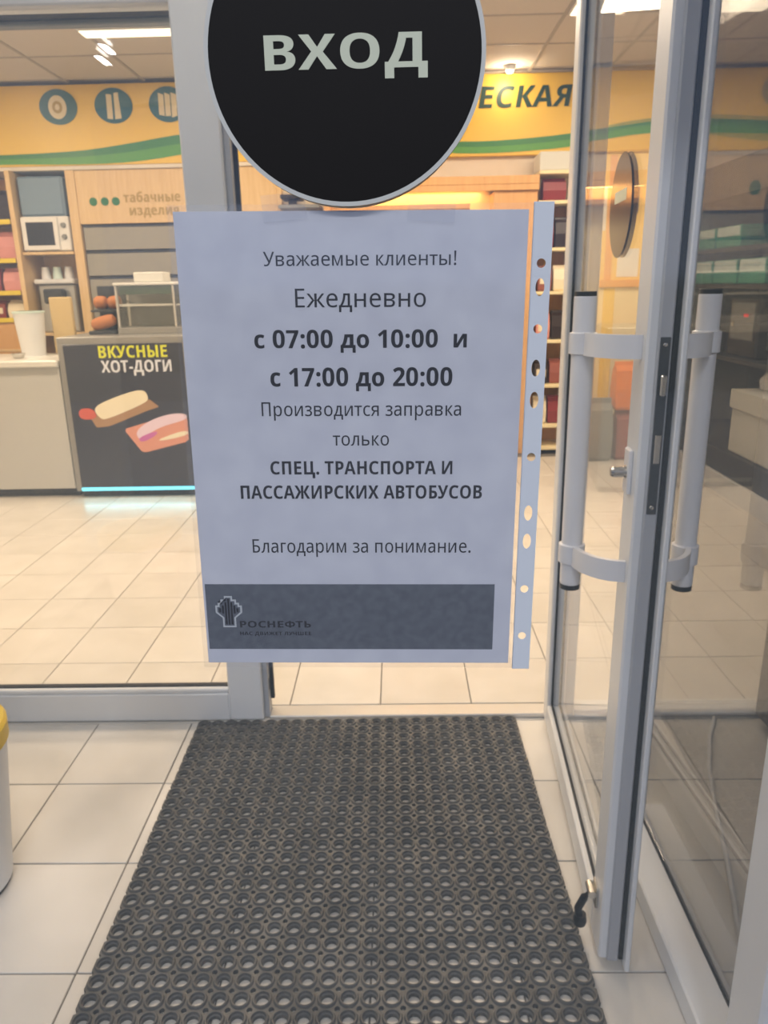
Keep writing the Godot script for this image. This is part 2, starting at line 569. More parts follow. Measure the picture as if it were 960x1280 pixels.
func door_leaf() -> void:
	# local frame: x from hinge to free edge, the leaf turned about 90 degrees open
	var a := Vector3(0.4725, 0.0, -2.225)
	var b := Vector3(0.410, 0.0, -1.270)
	var dir := (b - a).normalized()
	var o := structure("door_1", "white aluminium glass door leaf standing open beside the mat", a)
	o.set_meta("label", "white aluminium glass door leaf standing open beside the mat")
	o.rotation.y = atan2(-dir.z, dir.x)
	org[o] = Vector3.ZERO
	var L := (b - a).length()
	var T := 0.056
	var y0 := 0.022
	var y1 := 2.23
	# local +z points to the left (towards the mat); the leaf body lies on the right, so depths are given rightwards and turned round here
	var pb := func(pr: Node3D, called: String, m: Material, x0: float, x1: float, ya: float, yb: float, za: float, zb: float, bv: float) -> MeshInstance3D:
		return pbox(pr, called, m, x0, x1, ya, yb, -zb, -za, bv)
	pb.call(o, "hinge_stile", M.frame_white, 0.0, 0.075, y0, y1, 0.0, T, 0.004)
	pb.call(o, "free_stile", M.frame_white, L - 0.085, L, y0, y1, 0.0, T - 0.012, 0.004)
	var edge: MeshInstance3D = pb.call(o, "stile_edge", M.frame_edge, L - 0.010, L + 0.006, y0, y1, 0.016, T - 0.016, 0.003)
	pb.call(o, "gasket", M.gasket, L - 0.020, L + 0.004, y0 + 0.004, y1, T - 0.015, T - 0.006, 0.001)
	pb.call(o, "closing_lip", M.frame_white, L - 0.085, L + 0.024, y0 - 0.008, y1, T - 0.006, T + 0.004, 0.003)
	pb.call(o, "bottom_rail", M.frame_white, 0.075, L - 0.085, y0, 0.100, 0.0, T, 0.004)
	pb.call(o, "top_rail", M.frame_white, 0.075, L - 0.085, y1 - 0.075, y1, 0.0, T, 0.004)
	for s in [[0.012, 0.018], [T - 0.018, T - 0.012]]:
		pb.call(o, "gasket", M.gasket, 0.075, 0.081, 0.100, y1 - 0.075, s[0], s[1], 0.0005)
		pb.call(o, "gasket", M.gasket, L - 0.091, L - 0.085, 0.100, y1 - 0.075, s[0], s[1], 0.0005)
		pb.call(o, "gasket", M.gasket, 0.081, L - 0.091, 0.100, 0.106, s[0], s[1], 0.0005)
	pane(o, M.glass_leaf, 0.075, L - 0.085, 0.100, y1 - 0.075, -0.026, -0.018)
	# lock plate in the free edge
	var lp: MeshInstance3D = pb.call(o, "lock_plate", M.steel_dark, L + 0.006, L + 0.009, 1.01, 1.31, 0.020, T - 0.020, 0.001)
	pb.call(lp, "latch", M.chrome, L + 0.008, L + 0.019, 1.215, 1.250, 0.023, T - 0.023, 0.004)
	pb.call(lp, "deadbolt", M.chrome, L + 0.008, L + 0.013, 1.10, 1.15, 0.023, T - 0.023, 0.002)
	for y in [1.022, 1.298]:
		var s2 := begin()
		add_lathe(s2, [[0.0, 0.002], [0.003, 0.0015], [0.004, 0.0]], Vector3.ZERO, 12, Basis(Vector3(0, 0, 1), -PI / 2))
		part(lp, "screw", s2.commit(), M.chrome, Vector3(L + 0.009, y, -T * 0.5))
	# cylinder plate with thumb turn on the left face
	var cp: MeshInstance3D = pb.call(o, "cylinder_plate", M.handle_white, L - 0.062, L - 0.028, 1.035, 1.115, -0.008, 0.0, 0.004)
	var tt := begin()
	add_lathe(tt, [[0.0, 0.026], [0.008, 0.026], [0.010, 0.022], [0.010, 0.004], [0.013, 0.0]], Vector3.ZERO, 16, Basis(Vector3(1, 0, 0), PI / 2))
	part(cp, "thumb_turn", tt.commit(), M.chrome, Vector3(L - 0.045, 1.073, 0.008))
	# pull handles on both faces, on brackets that lean towards the hinge
	for side in [-1.0, 1.0]:
		var zf: float = -T if side < 0 else 0.0
		var off := 0.080
		var hz: float = zf + side * off
		var hx := L - 0.130
		var h := part(o, "pull_handle", lathe([[0.0, 0.825], [0.0185, 0.825], [0.020, 0.828], [0.020, 1.372], [0.0185, 1.375], [0.0, 1.375]], 28), M.handle_white, Vector3(hx, 0, hz))
		for e in [[0.816, 0.826], [1.374, 1.382]]:
			part(h, "end_cap", lathe([[0.0, e[0]], [0.0195, e[0]], [0.0195, e[1]], [0.0, e[1]]], 24), M.black_plastic, Vector3(hx, 0, hz))
		for y in [0.890, 1.292]:
			# curved flat bracket, thicker where it clasps the tube
			var st := begin()
			var q := []
			var nq := 24
			for k in nq + 1:
				var ang := PI * 0.5 * k / nq
				q.append(Vector2(L - 0.030 - (L - 0.030 - hx) * (1.0 - cos(ang)), zf + side * off * sin(ang)))
			var nrm := []
			for k in nq + 1:
				var tg: Vector2 = (q[mini(k + 1, nq)] - q[maxi(k - 1, 0)]).normalized()
				nrm.append(Vector2(-tg.y, tg.x))
			for k in nq:
				var p0: Vector2 = q[k]
				var p1: Vector2 = q[k + 1]
				var n0: Vector2 = nrm[k]
				var n1: Vector2 = nrm[k + 1]
				var w := 0.005
				var mid := (p0 + p1) * 0.5
				for yy in [y - 0.020, y + 0.020]:
					face(st, [Vector3(p0.x - n0.x * w, yy, p0.y - n0.y * w), Vector3(p1.x - n1.x * w, yy, p1.y - n1.y * w), Vector3(p1.x + n1.x * w, yy, p1.y + n1.y * w), Vector3(p0.x + n0.x * w, yy, p0.y + n0.y * w)], Vector3(mid.x, y, mid.y))
				for sgn in [-1.0, 1.0]:
					var ws: float = w * sgn
					var m0: Vector3 = Vector3(n0.x, 0, n0.y) * sgn
					var m1: Vector3 = Vector3(n1.x, 0, n1.y) * sgn
					face(st, [Vector3(p0.x + n0.x * ws, y - 0.020, p0.y + n0.y * ws), Vector3(p1.x + n1.x * ws, y - 0.020, p1.y + n1.y * ws), Vector3(p1.x + n1.x * ws, y + 0.020, p1.y + n1.y * ws), Vector3(p0.x + n0.x * ws, y + 0.020, p0.y + n0.y * ws)], Vector3(mid.x, y, mid.y), [m0, m1, m1, m0])
			add_lathe(st, [[0.020, y - 0.020], [0.025, y - 0.018], [0.025, y + 0.018], [0.020, y + 0.020]], Vector3(hx, 0, hz), 28)
			part(h, "bracket", st.commit(), M.handle_white, Vector3.ZERO)
	# kick-down door holder low on the left face
	var k: MeshInstance3D = pb.call(o, "door_holder", M.chrome, L - 0.070, L - 0.036, 0.118, 0.170, -0.006, 0.0, 0.002)
	var st2 := begin()
	add_sweep(st2, [Vector3(L - 0.053, 0.150, 0.012), Vector3(L - 0.060, 0.125, 0.024), Vector3(L - 0.070, 0.085, 0.034), Vector3(L - 0.072, 0.062, 0.030)], 0.0085, 10)
	part(k, "arm", st2.commit(), M.black_plastic, Vector3.ZERO)
	var st3 := begin()
	add_sweep(st3, [Vector3(L - 0.072, 0.130, 0.013), Vector3(L - 0.036, 0.130, 0.013)], 0.009, 12)
	part(k, "pivot", st3.commit(), M.chrome, Vector3(0, 0.022, 0))
	part(k, "rubber_foot", lathe([[0.0, 0.040], [0.013, 0.042], [0.015, 0.052], [0.013, 0.068], [0.0, 0.070]], 16), M.black_plastic, Vector3(L - 0.072, 0, 0.028))
	# round sign stuck on the glass, dark on both faces
	var sg := begin()
	add_lathe(sg, [[0.0, 0.001], [0.0975, 0.001], [0.098, 0.0006], [0.098, -0.0006], [0.0975, -0.001], [0.0, -0.001]], Vector3.ZERO, 48, Basis(Vector3(1, 0, 0), PI / 2))
	for zz in [-0.0168, -0.0272]:
		var dsc := part(o, "round_sign", sg.commit(), M.leaf_sign_face, Vector3(L - 0.352, 1.541, zz))
		var zo: float = 0.001 if zz > -0.02 else -0.0014
		pbox(dsc, "pale_lettering_bar", M.sign_letter, L - 0.405, L - 0.300, 1.548, 1.570, zz + zo, zz + zo + 0.0004, 0.0001)
	edge.set_meta("label", "grey edge of the free stile")

func side_panel() -> void:
	var o := structure("window_3", "tinted glass side panel in a white frame, running toward the viewer")
	var x0 := 0.548
	var x1 := 0.640
	var ze := -1.72
	pbox(o, "bottom_rail", M.frame_white, x0, x1, 0.004, 0.062, ze, -1.0, 0.004)
	pbox(o, "top_rail", M.frame_white, x0, x1, 2.30, 2.62, ze, -1.0, 0.004)
	pbox(o, "post", M.frame_white, x0, x1, 0.004, 2.62, -1.0, -0.90, 0.006)
	pbox(o, "gasket", M.gasket, 0.618, 0.622, 0.062, 0.067, ze, -1.0, 0.0005)
	pbox(o, "far_stile", M.frame_white, 0.605, x1, 0.062, 2.30, ze, ze + 0.03, 0.003)
	pane(o, M.glass_tinted, 0.622, 0.630, 0.062, 2.30, ze + 0.03, -1.0)

func entrance_front() -> void:
	# outer glazed front with the door the notice hangs on, seen through from the street side
	var o := structure("door_2", "outer glass entrance door that carries the sign and the notice", Vector3.ZERO)
	pane(o, M.glass_clear, -0.52, 0.52, 0.10, 2.18, -0.487, -0.481)
	pbox(o, "stile", M.frame_white, -0.60, -0.52, 0.02, 2.25, -0.51, -0.455, 0.004)
	pbox(o, "stile", M.frame_white, 0.52, 0.60, 0.02, 2.25, -0.51, -0.455, 0.004)
	pbox(o, "bottom_rail", M.frame_white, -0.52, 0.52, 0.02, 0.10, -0.51, -0.455, 0.004)
	pbox(o, "top_rail", M.frame_white, -0.52, 0.52, 2.18, 2.25, -0.51, -0.455, 0.004)
	for s in [-1.0, 1.0]:
		var f := structure("window_%d" % (4 if s < 0 else 5), "tall outer glass panel beside the entrance door")
		var xa: float = -1.5 if s < 0 else 0.62
		var xb: float = -0.62 if s < 0 else 1.7
		pbox(f, "bottom_rail", M.frame_white, xa, xb, 0.004, 0.08, -0.52, -0.45, 0.004)
		pbox(f, "top_rail", M.frame_white, xa, xb, 2.25, 2.62, -0.52, -0.45, 0.004)
		pane(f, M.glass_clear, xa, xb, 0.08, 2.25, -0.487, -0.481)
	var t := structure("trim_3", "white head of the outer entrance")
	pbox(t, "head", M.frame_white, -0.62, 0.62, 2.255, 2.62, -0.52, -0.45, 0.004)

func forecourt() -> void:
	# unseen fuel station canopy behind the viewer, its lamps placed to light the entrance
	var o := thing("unseen_forecourt_canopy", "unseen white fuel station canopy over the asphalt outside the entrance", "canopy", Vector3(0, 0, 5.5))
	pbox(o, "roof_slab", M.white_plastic, -6.0, 6.0, 4.80, 5.30, 1.8, 9.2, 0.02)
	for x in [-4.5, 4.5]:
		pbox(o, "column", M.mid_grey, x - 0.2, x + 0.2, -0.02, 4.80, 5.3, 5.7, 0.02)
	var names := ["left near", "middle near", "right near", "left far", "middle far", "right far"]
	for k in 6:
		var x := -3.2 + 3.2 * (k % 3)
		var z := 3.0 if k < 3 else 6.6
		var l := thing("unseen_canopy_light", "unseen square cool white lamp under the canopy, %s one" % names[k], "canopy light", Vector3(x, 4.78, z), "unseen lamps under the canopy")  # out of view, placed to light the notice and the frames
		pbox(l, "housing", M.mid_grey, x - 0.27, x + 0.27, 4.76, 4.798, z - 0.27, z + 0.27, 0.005)
		pbox(l, "diffuser_light", M.lamp_cool, x - 0.24, x + 0.24, 4.75, 4.76, z - 0.24, z + 0.24, 0.002)
		area(Vector3(x, 4.74, z), Vector2(0.46, 0.46), Color(0.955, 0.965, 1.0), CANOPY, Vector3(-90, 0, 0), l)

func floor_mat() -> void:
	var cols := 24
	var rows := 33
	var p := 0.0441
	var h := p / 2
	var s := 0.0062
	# outline of one cell (a square whose corners are bitten by the small holes) against the big hole's rings
	var rim := []
	var quarter := [Vector2(h, 0), Vector2(h, (h - s) * 0.55), Vector2(h, h - s), Vector2(h - s * 0.70, h - s * 0.70), Vector2(h - s, h), Vector2((h - s) * 0.55, h)]
	for k in 4:
		for v in quarter:
			rim.append(v.rotated(k * PI / 2))
	var n := rim.size()
	var ring := func(r: float, y: float) -> Array:
		var a := []
		for v in rim:
			var d: Vector2 = v.normalized() * r
			a.append(Vector3(d.x, y, d.y))
		return a
	var loops := [ring.call(0.0122, 0.0), ring.call(0.0122, 0.0080), ring.call(0.0150, 0.0100), ring.call(0.0160, 0.0155), ring.call(0.0185, 0.0160), ring.call(0.0198, 0.0135), ring.call(0.0212, 0.0105)]
	var outer := []
	var wall := []
	for v in rim:
		outer.append(Vector3(v.x, 0.0105, v.y))
		wall.append(Vector3(v.x, 0.0005, v.y))
	loops.append(outer)
	loops.append(wall)
	var cell_v := PackedVector3Array()
	var cell_n := PackedVector3Array()
	for i in loops.size() - 1:
		for k in n:
			var k1 := (k + 1) % n
			var q := [loops[i][k], loops[i][k1], loops[i + 1][k1], loops[i + 1][k]]
			var nn: Vector3 = (q[1] - q[0]).cross(q[3] - q[0])
			if nn.length() < 1e-12:
				nn = (q[2] - q[1]).cross(q[3] - q[1])
			nn = nn.normalized()
			var want := Vector3.UP
			if absf(nn.y) < 0.3:
				var rad: Vector3 = Vector3(q[0].x, 0, q[0].z)
				want = -rad if i <= 2 else rad
			if nn.dot(want) < 0:
				nn = -nn
			for t in [[0, 1, 2], [0, 2, 3]]:
				var e: Vector3 = (q[t[1]] - q[t[0]]).cross(q[t[2]] - q[t[0]])
				var seq: Array = [t[0], t[2], t[1]] if e.dot(nn) > 0 else t
				for id in seq:
					cell_v.append(q[id])
					cell_n.append(nn)
	var rng := RandomNumberGenerator.new()
	rng.seed = 11
	var V := PackedVector3Array()
	var N := PackedVector3Array()
	var xf := FastNoiseLite.new()
	xf.seed = 4
	xf.frequency = 1.3
	for r in rows:
		for c in cols:
			var o := Vector3((c - (cols - 1) * 0.5) * p, 0, (r + 0.5) * p)
			for i in cell_v.size():
				var v := cell_v[i] + o
				# the sheet does not lie dead flat or straight
				v.x += 0.003 * xf.get_noise_2d(v.z * 1.5, 3.0)
				v.y += 0.0012 * (xf.get_noise_2d(v.x * 3.0, v.z * 3.0) + 0.6)
				V.append(v)
			N.append_array(cell_n)
	var arr := []
	arr.resize(Mesh.ARRAY_MAX)
	arr[Mesh.ARRAY_VERTEX] = V
	arr[Mesh.ARRAY_NORMAL] = N
	var am := ArrayMesh.new()
	am.add_surface_from_arrays(Mesh.PRIMITIVE_TRIANGLES, arr)
	var t := thing("door_mat", "large black rubber ring mat with round holes lying before the doorway", "mat", Vector3(-0.150, 0.0, -2.222))
	part(t, "rubber_sheet", am, M.rubber, Vector3(-0.150, 0.0, -2.222))
	t.rotation.y = 0.012

func holed_strip(x0: float, x1: float, y0: float, y1: float, holes: Array, z0: float, z1: float) -> ArrayMesh:
	# holes: [x, y, rx, ry] from the top down
	var st := begin()
	var top := y1
	var quad := func(a: float, b: float) -> void:
		if b - a > 1e-6:
			add_box(st, Vector3((x0 + x1) / 2, (a + b) / 2, (z0 + z1) / 2), Vector3(x1 - x0, b - a, z1 - z0), 0.00005)
	for hl in holes:
		var ya: float = hl[1] + hl[3] + 0.0012
		var yb: float = hl[1] - hl[3] - 0.0012
		quad.call(ya, top)
		top = yb
		var e := ellipse(hl[0], hl[1], hl[2], hl[3], 24)
		var sq := []
		for v in e:
			var d := v - Vector2(hl[0], hl[1])
			var k := 1e9
			if d.x > 1e-9: k = minf(k, (x1 - hl[0]) / d.x)
			if d.x < -1e-9: k = minf(k, (x0 - hl[0]) / d.x)
			if d.y > 1e-9: k = minf(k, (ya - hl[1]) / d.y)
			if d.y < -1e-9: k = minf(k, (yb - hl[1]) / d.y)
			sq.append(Vector2(hl[0], hl[1]) + d * k)
		# pull the nearest rim points into the corners
		for cn in [Vector2(x0, ya), Vector2(x1, ya), Vector2(x0, yb), Vector2(x1, yb)]:
			var best := 0
			for i in sq.size():
				if sq[i].distance_to(cn) < sq[best].distance_to(cn):
					best = i
			sq[best] = cn
		for i in e.size():
			var j := (i + 1) % e.size()
			for zz in [z0, z1]:
				var cen: Vector2 = (e[i] + e[j] + sq[i] + sq[j]) / 4.0
				face(st, [Vector3(e[i].x, e[i].y, zz), Vector3(e[j].x, e[j].y, zz), Vector3(sq[j].x, sq[j].y, zz), Vector3(sq[i].x, sq[i].y, zz)], Vector3(cen.x, cen.y, (z0 + z1) / 2))
			face(st, [Vector3(e[i].x, e[i].y, z0), Vector3(e[j].x, e[j].y, z0), Vector3(e[j].x, e[j].y, z1), Vector3(e[i].x, e[i].y, z1)], Vector3(lerpf(hl[0], e[i].x, 2.0), lerpf(hl[1], e[i].y, 2.0), (z0 + z1) / 2))
	quad.call(y0, top)
	return st.commit()

func notice() -> void:
	var c := Vector3(-0.028, 1.294, -0.4795)
	var o := thing("paper_notice", "white printed paper notice in a clear punched sleeve taped below the round sign", "notice", c)
	o.rotation.z = deg_to_rad(-0.79)
	org[o] = Vector3.ZERO
	var sh := pbox(o, "paper_sheet", M.paper, -0.1055, 0.1055, -0.1485, 0.1485, 0.0, 0.0004, 0.0001)
	org[sh] = Vector3.ZERO
	sh.position = Vector3(0, 0, 0.0002)
	org[sh] = sh.position
	var lines := [
		["Уважаемые клиенты!", -0.0530, 0.0633, 0.1175, 0.0082, false],
		["Ежедневно", -0.0346, 0.0452, 0.0933, 0.0110, false],
		["с 07:00 до 10:00  и", -0.0610, 0.0708, 0.0688, 0.0109, true],
		["с 17:00 до 20:00", -0.0521, 0.0623, 0.0451, 0.0115, true],
		["Производится заправка", -0.0587, 0.0683, 0.0263, 0.0089, false],
		["только", -0.0137, 0.0224, 0.0071, 0.0089, false],
		["СПЕЦ. ТРАНСПОРТА И", -0.0549, 0.0635, -0.0120, 0.0088, true],
		["ПАССАЖИРСКИХ АВТОБУСОВ", -0.0753, 0.0832, -0.0285, 0.0090, true],
		["Благодарим за понимание.", -0.0695, 0.0769, -0.0662, 0.0095, false],
	]
	for l in lines:
		lettering(sh, "lettering", l[0], l[5], M.ink if l[5] else M.ink_thin, l[1], l[2], l[3], l[4], 0.0004, 0.0001)
	var band := pbox(sh, "dark_band", M.band_print, -0.1040, 0.0940, -0.1379, -0.0891, 0.0004, 0.0005, 0.0)
	band.set_meta("label", "dark grey printed band")
	lettering(sh, "lettering", "РОСНЕФТЬ", true, M.ink, -0.0815, -0.0322, -0.1214, 0.0049, 0.0005, 0.0001)
	lettering(sh, "lettering", "НАС ДВИЖЕТ ЛУЧШЕЕ", true, M.ink_thin, -0.0818, -0.0321, -0.1272, 0.0026, 0.0005, 0.0001)
	# emblem: a tower of bars with a pale outline
	var s := 0.001
	var em := PackedVector2Array()
	for v in [[-4.6, -12.2], [4.6, -12.2], [4.6, -5.2], [9.2, -1.2], [9.2, 4.2], [7.4, 4.2], [7.4, 6.2], [5.4, 6.2], [5.4, 8.6], [2.8, 8.6], [2.8, 11.2], [-2.8, 11.2], [-2.8, 8.6], [-5.4, 8.6], [-5.4, 6.2], [-7.4, 6.2], [-7.4, 4.2], [-9.2, 4.2], [-9.2, -1.2], [-4.6, -5.2]]:
		em.append(Vector2(-0.0886 + v[0] * s, -0.1090 + v[1] * s))
	var emb := part(sh, "emblem", prism(em, 0.0005, 0.0006), M.logo_light)
	var inner := PackedVector2Array()
	for v in [[-3.4, -11.0], [3.4, -11.0], [3.4, -4.8], [7.9, -0.6], [7.9, 3.0], [6.2, 3.0], [6.2, 5.0], [4.2, 5.0], [4.2, 7.4], [1.6, 7.4], [1.6, 10.0], [-1.6, 10.0], [-1.6, 7.4], [-4.2, 7.4], [-4.2, 5.0], [-6.2, 5.0], [-6.2, 3.0], [-7.9, 3.0], [-7.9, -0.6], [-3.4, -4.8]]:
		inner.append(Vector2(-0.0886 + v[0] * s, -0.1090 + v[1] * s))
	part(emb, "emblem_field", prism(inner, 0.0006, 0.00065), M.band_print)
	for k in 7:
		var xx := (k - 3) * 2.0
		var tp: float = [9.2, 6.6, 4.2, 2.2][absi(k - 3)]
		var bt := -10.0 if absi(k - 3) < 2 else -0.8 - 1.0 * (3 - absi(k - 3))
		var ba := PackedVector2Array()
		for v in [[xx - 0.7, bt], [xx + 0.7, bt], [xx + 0.7, tp], [xx - 0.7, tp]]:
			ba.append(Vector2(-0.0886 + v[0] * s, -0.1090 + v[1] * s))
		part(emb, "emblem_bar", prism(ba, 0.00065, 0.0007), M.ink)
	# clear sleeve and its white punched edge
	pbox(o, "clear_sleeve", M.film, -0.1085, 0.1085, -0.1515, 0.1520, 0.0016, 0.0018, 0.0)
	var holes := [[0.1140, 0.1182, 0.0027, 0.0027], [0.1140, 0.1044, 0.0027, 0.0052], [0.1140, 0.0799, 0.0027, 0.0027], [0.1140, 0.0561, 0.0027, 0.0052], [0.1140, 0.0362, 0.0027, 0.0052], [0.1140, -0.0005, 0.0027, 0.0027], [0.1140, -0.0382, 0.0027, 0.0052], [0.1140, -0.0578, 0.0027, 0.0052], [0.1140, -0.0920, 0.0027, 0.0027], [0.1140, -0.1269, 0.0027, 0.0027]]
	for tp in [[-0.052, -0.026, 0.143, 0.158, 0.10], [0.034, 0.062, 0.142, 0.157, -0.06]]:
		var tape := pbox(o, "clear_tape", M.tape, tp[0], tp[1], tp[2], tp[3], 0.0019, 0.0021, 0.0)
		tape.rotation.z = tp[4]
	part(o, "punched_strip", holed_strip(0.1080, 0.1200, -0.1523, 0.1526, holes, 0.0012, 0.0016), M.strip_white)

func entry_sign() -> void:
	var c := Vector3(-0.0262, 1.5225, -0.4795)
	var o := thing("round_entry_sign", "round black door sign reading ВХОД above the paper notice", "sign", c)
	org[o] = Vector3.ZERO
	var q := Basis(Vector3(1, 0, 0), PI / 2)
	var st := begin()
	add_lathe(st, [[0.0, 0.0], [0.0782, 0.0], [0.0782, 0.0050], [0.0, 0.0050]], Vector3.ZERO, 96, q)
	part(o, "backing_disc", st.commit(), M.sign_side)
	st = begin()
	add_lathe(st, [[0.0758, 0.0050], [0.0782, 0.0050], [0.0782, 0.0062], [0.0758, 0.0062]], Vector3.ZERO, 96, q)
	part(o, "pale_rim", st.commit(), M.sign_rim)
	st = begin()
	add_lathe(st, [[0.0758, 0.0050], [0.0758, 0.0060], [0.0, 0.0060]], Vector3.ZERO, 96, q)
	part(o, "black_face", st.commit(), M.sign_black)
	st = begin()
	add_lathe(st, [[0.0, -0.0150], [0.0775, -0.0150], [0.0775, -0.0085], [0.0, -0.0085]], Vector3.ZERO, 96, q)
	part(o, "rear_disc", st.commit(), M.sign_side)
	lettering(o, "lettering", "ВХОД", true, M.sign_letter, -0.0445, 0.0460, -0.0070, 0.0172, 0.0060, 0.0003)

func lamp_panel(label: String, x0: float, x1: float, z0: float, z1: float, y: float, m: Material, c: Color, e: float, group := "") -> void:
	var o := thing("ceiling_light", label, "ceiling light", Vector3((x0 + x1) / 2, y, (z0 + z1) / 2), group)
	pbox(o, "housing", M.frame_white, x0, x1, y - 0.008, y + 0.010, z0, z1, 0.002)
	pbox(o, "diffuser_light", m, x0 + 0.012, x1 - 0.012, y - 0.012, y - 0.008, z0 + 0.012, z1 - 0.012, 0.001)
	area(Vector3((x0 + x1) / 2, y - 0.02, (z0 + z1) / 2), Vector2(x1 - x0 - 0.03, z1 - z0 - 0.03), c, e, Vector3(-90, 0, 0), o)

func lamps() -> void:
	var y := CEIL - 0.012
	lamp_panel("thin bright strip light seen through the left window", -1.95, -1.34, -5.45, -5.30, y, M.lamp_warm, SHOP_WARM, 1.76)
	lamp_panel("bright ceiling panel light over the doorway's right side", 1.07, 1.40, -5.27, -4.70, y, M.lamp_warm, SHOP_WARM, 2.16)
	lamp_panel("bright ceiling panel light at the top right corner", 1.67, 2.25, -5.28, -4.72, y, M.lamp_warm, SHOP_WARM, 2.16)
	for x in [-3.15, -1.35, 0.45]:  # front row out of view overhead, placed to light the shop floor
		lamp_panel("unseen square front row shop ceiling light %s" % {-3.15: "nearest the left wall", -1.35: "above the tiles behind the left window", 0.45: "above the tiles inside the doorway"}[x], x - 0.28, x + 0.28, -3.78, -3.22, y, M.lamp_warm, SHOP_WARM, 3.51, "unseen front row of shop ceiling lights")
	lamp_panel("unseen square shop ceiling light above the counter's far end", -3.44, -2.86, -5.28, -4.72, y, M.lamp_warm, SHOP_WARM, 2.70)  # out of view, placed to light the left of the counter
	lamp_panel("unseen square shop ceiling light above the middle of the counter", -0.44, 0.14, -5.28, -4.72, y, M.lamp_warm, SHOP_WARM, 2.70)  # out of view, placed to light the counter and back wall
	var s := thing("ceiling_spotlight", "small round bright spotlight above the yellow lettering", "spotlight", Vector3(0.885, CEIL, -6.42))
	part(s, "housing", lathe([[0.0, -0.03], [0.035, -0.03], [0.048, 0.0], [0.0, 0.0]], 20), M.frame_white, Vector3(0.885, CEIL - 0.004, -6.42))
	part(s, "bulb_light", lathe([[0.0, -0.05], [0.022, -0.045], [0.032, -0.03], [0.0, -0.03]], 20), M.lamp_warm, Vector3(0.885, CEIL - 0.004, -6.42))
	var l := OmniLight3D.new()
	l.name = "omni"
	l.light_color = SHOP_WARM
	l.light_energy = 0.12
	l.light_size = 0.03
	l.omni_range = 12.0
	l.shadow_enabled = true
	s.add_child(l)
	l.position = Vector3(0, -0.08, 0)
	# lobby lamp out of view overhead, placed to light the mat and tiles
	lamp_panel("unseen square lobby ceiling light above the mat", -0.75, -0.15, -1.75, -1.15, 2.61, M.lamp_neutral, Color(1.0, 0.97, 0.93), 0.42)
	# twin tube fitting out of view, placed so the left window mirrors it
	var tw := thing("unseen_twin_tube_light", "small unseen twin tube lamp hung in the lobby, mirrored in the left window", "lamp", Vector3(-1.205, 2.62, -0.95))
	pbox(tw, "mounting_plate", M.frame_white, -1.27, -1.14, 2.605, 2.618, -1.02, -0.88, 0.003)
	pbox(tw, "stem", M.frame_white, -1.215, -1.195, 2.40, 2.606, -0.96, -0.94, 0.002)
	pbox(tw, "crossbar", M.frame_white, -1.26, -1.15, 2.385, 2.400, -0.99, -0.91, 0.003)
	for q in [[-1.165, -1.03], [-1.240, -0.875]]:
		var tube := begin()
		add_sweep(tube, [Vector3(0, 0, -0.05), Vector3(0, 0, 0.05)], 0.006, 12)
		part(tw, "tube_light", tube.commit(), M.lamp_tube, Vector3(q[0], 2.376, q[1]))
		area(Vector3(q[0], 2.345, q[1]), Vector2(0.03, 0.13), Color(1.0, 0.98, 0.95), 0.10, Vector3(-90, 0, 0), tw)

func ribbon(xs: Array, lo: Array, hi: Array, z0: float, z1: float) -> ArrayMesh:
	var poly := PackedVector2Array()
	var n := 48
	var at := func(a: Array, x: float) -> float:
		for i in xs.size() - 1:
			if x <= xs[i + 1]:
				var u: float = (x - xs[i]) / (xs[i + 1] - xs[i])
				var p0: float = a[maxi(i - 1, 0)]
				var p1: float = a[i]
				var p2: float = a[i + 1]
				var p3: float = a[mini(i + 2, a.size() - 1)]
				return cubic_interpolate(p1, p2, p0, p3, u)
		return a[a.size() - 1]
	for k in n + 1:
		var x: float = lerpf(xs[0], xs[xs.size() - 1], float(k) / n)
		poly.append(Vector2(x, at.call(lo, x)))
	for k in n + 1:
		var x: float = lerpf(xs[xs.size() - 1], xs[0], float(k) / n)
		poly.append(Vector2(x, at.call(hi, x)))
	return prism(poly, z0, z1)

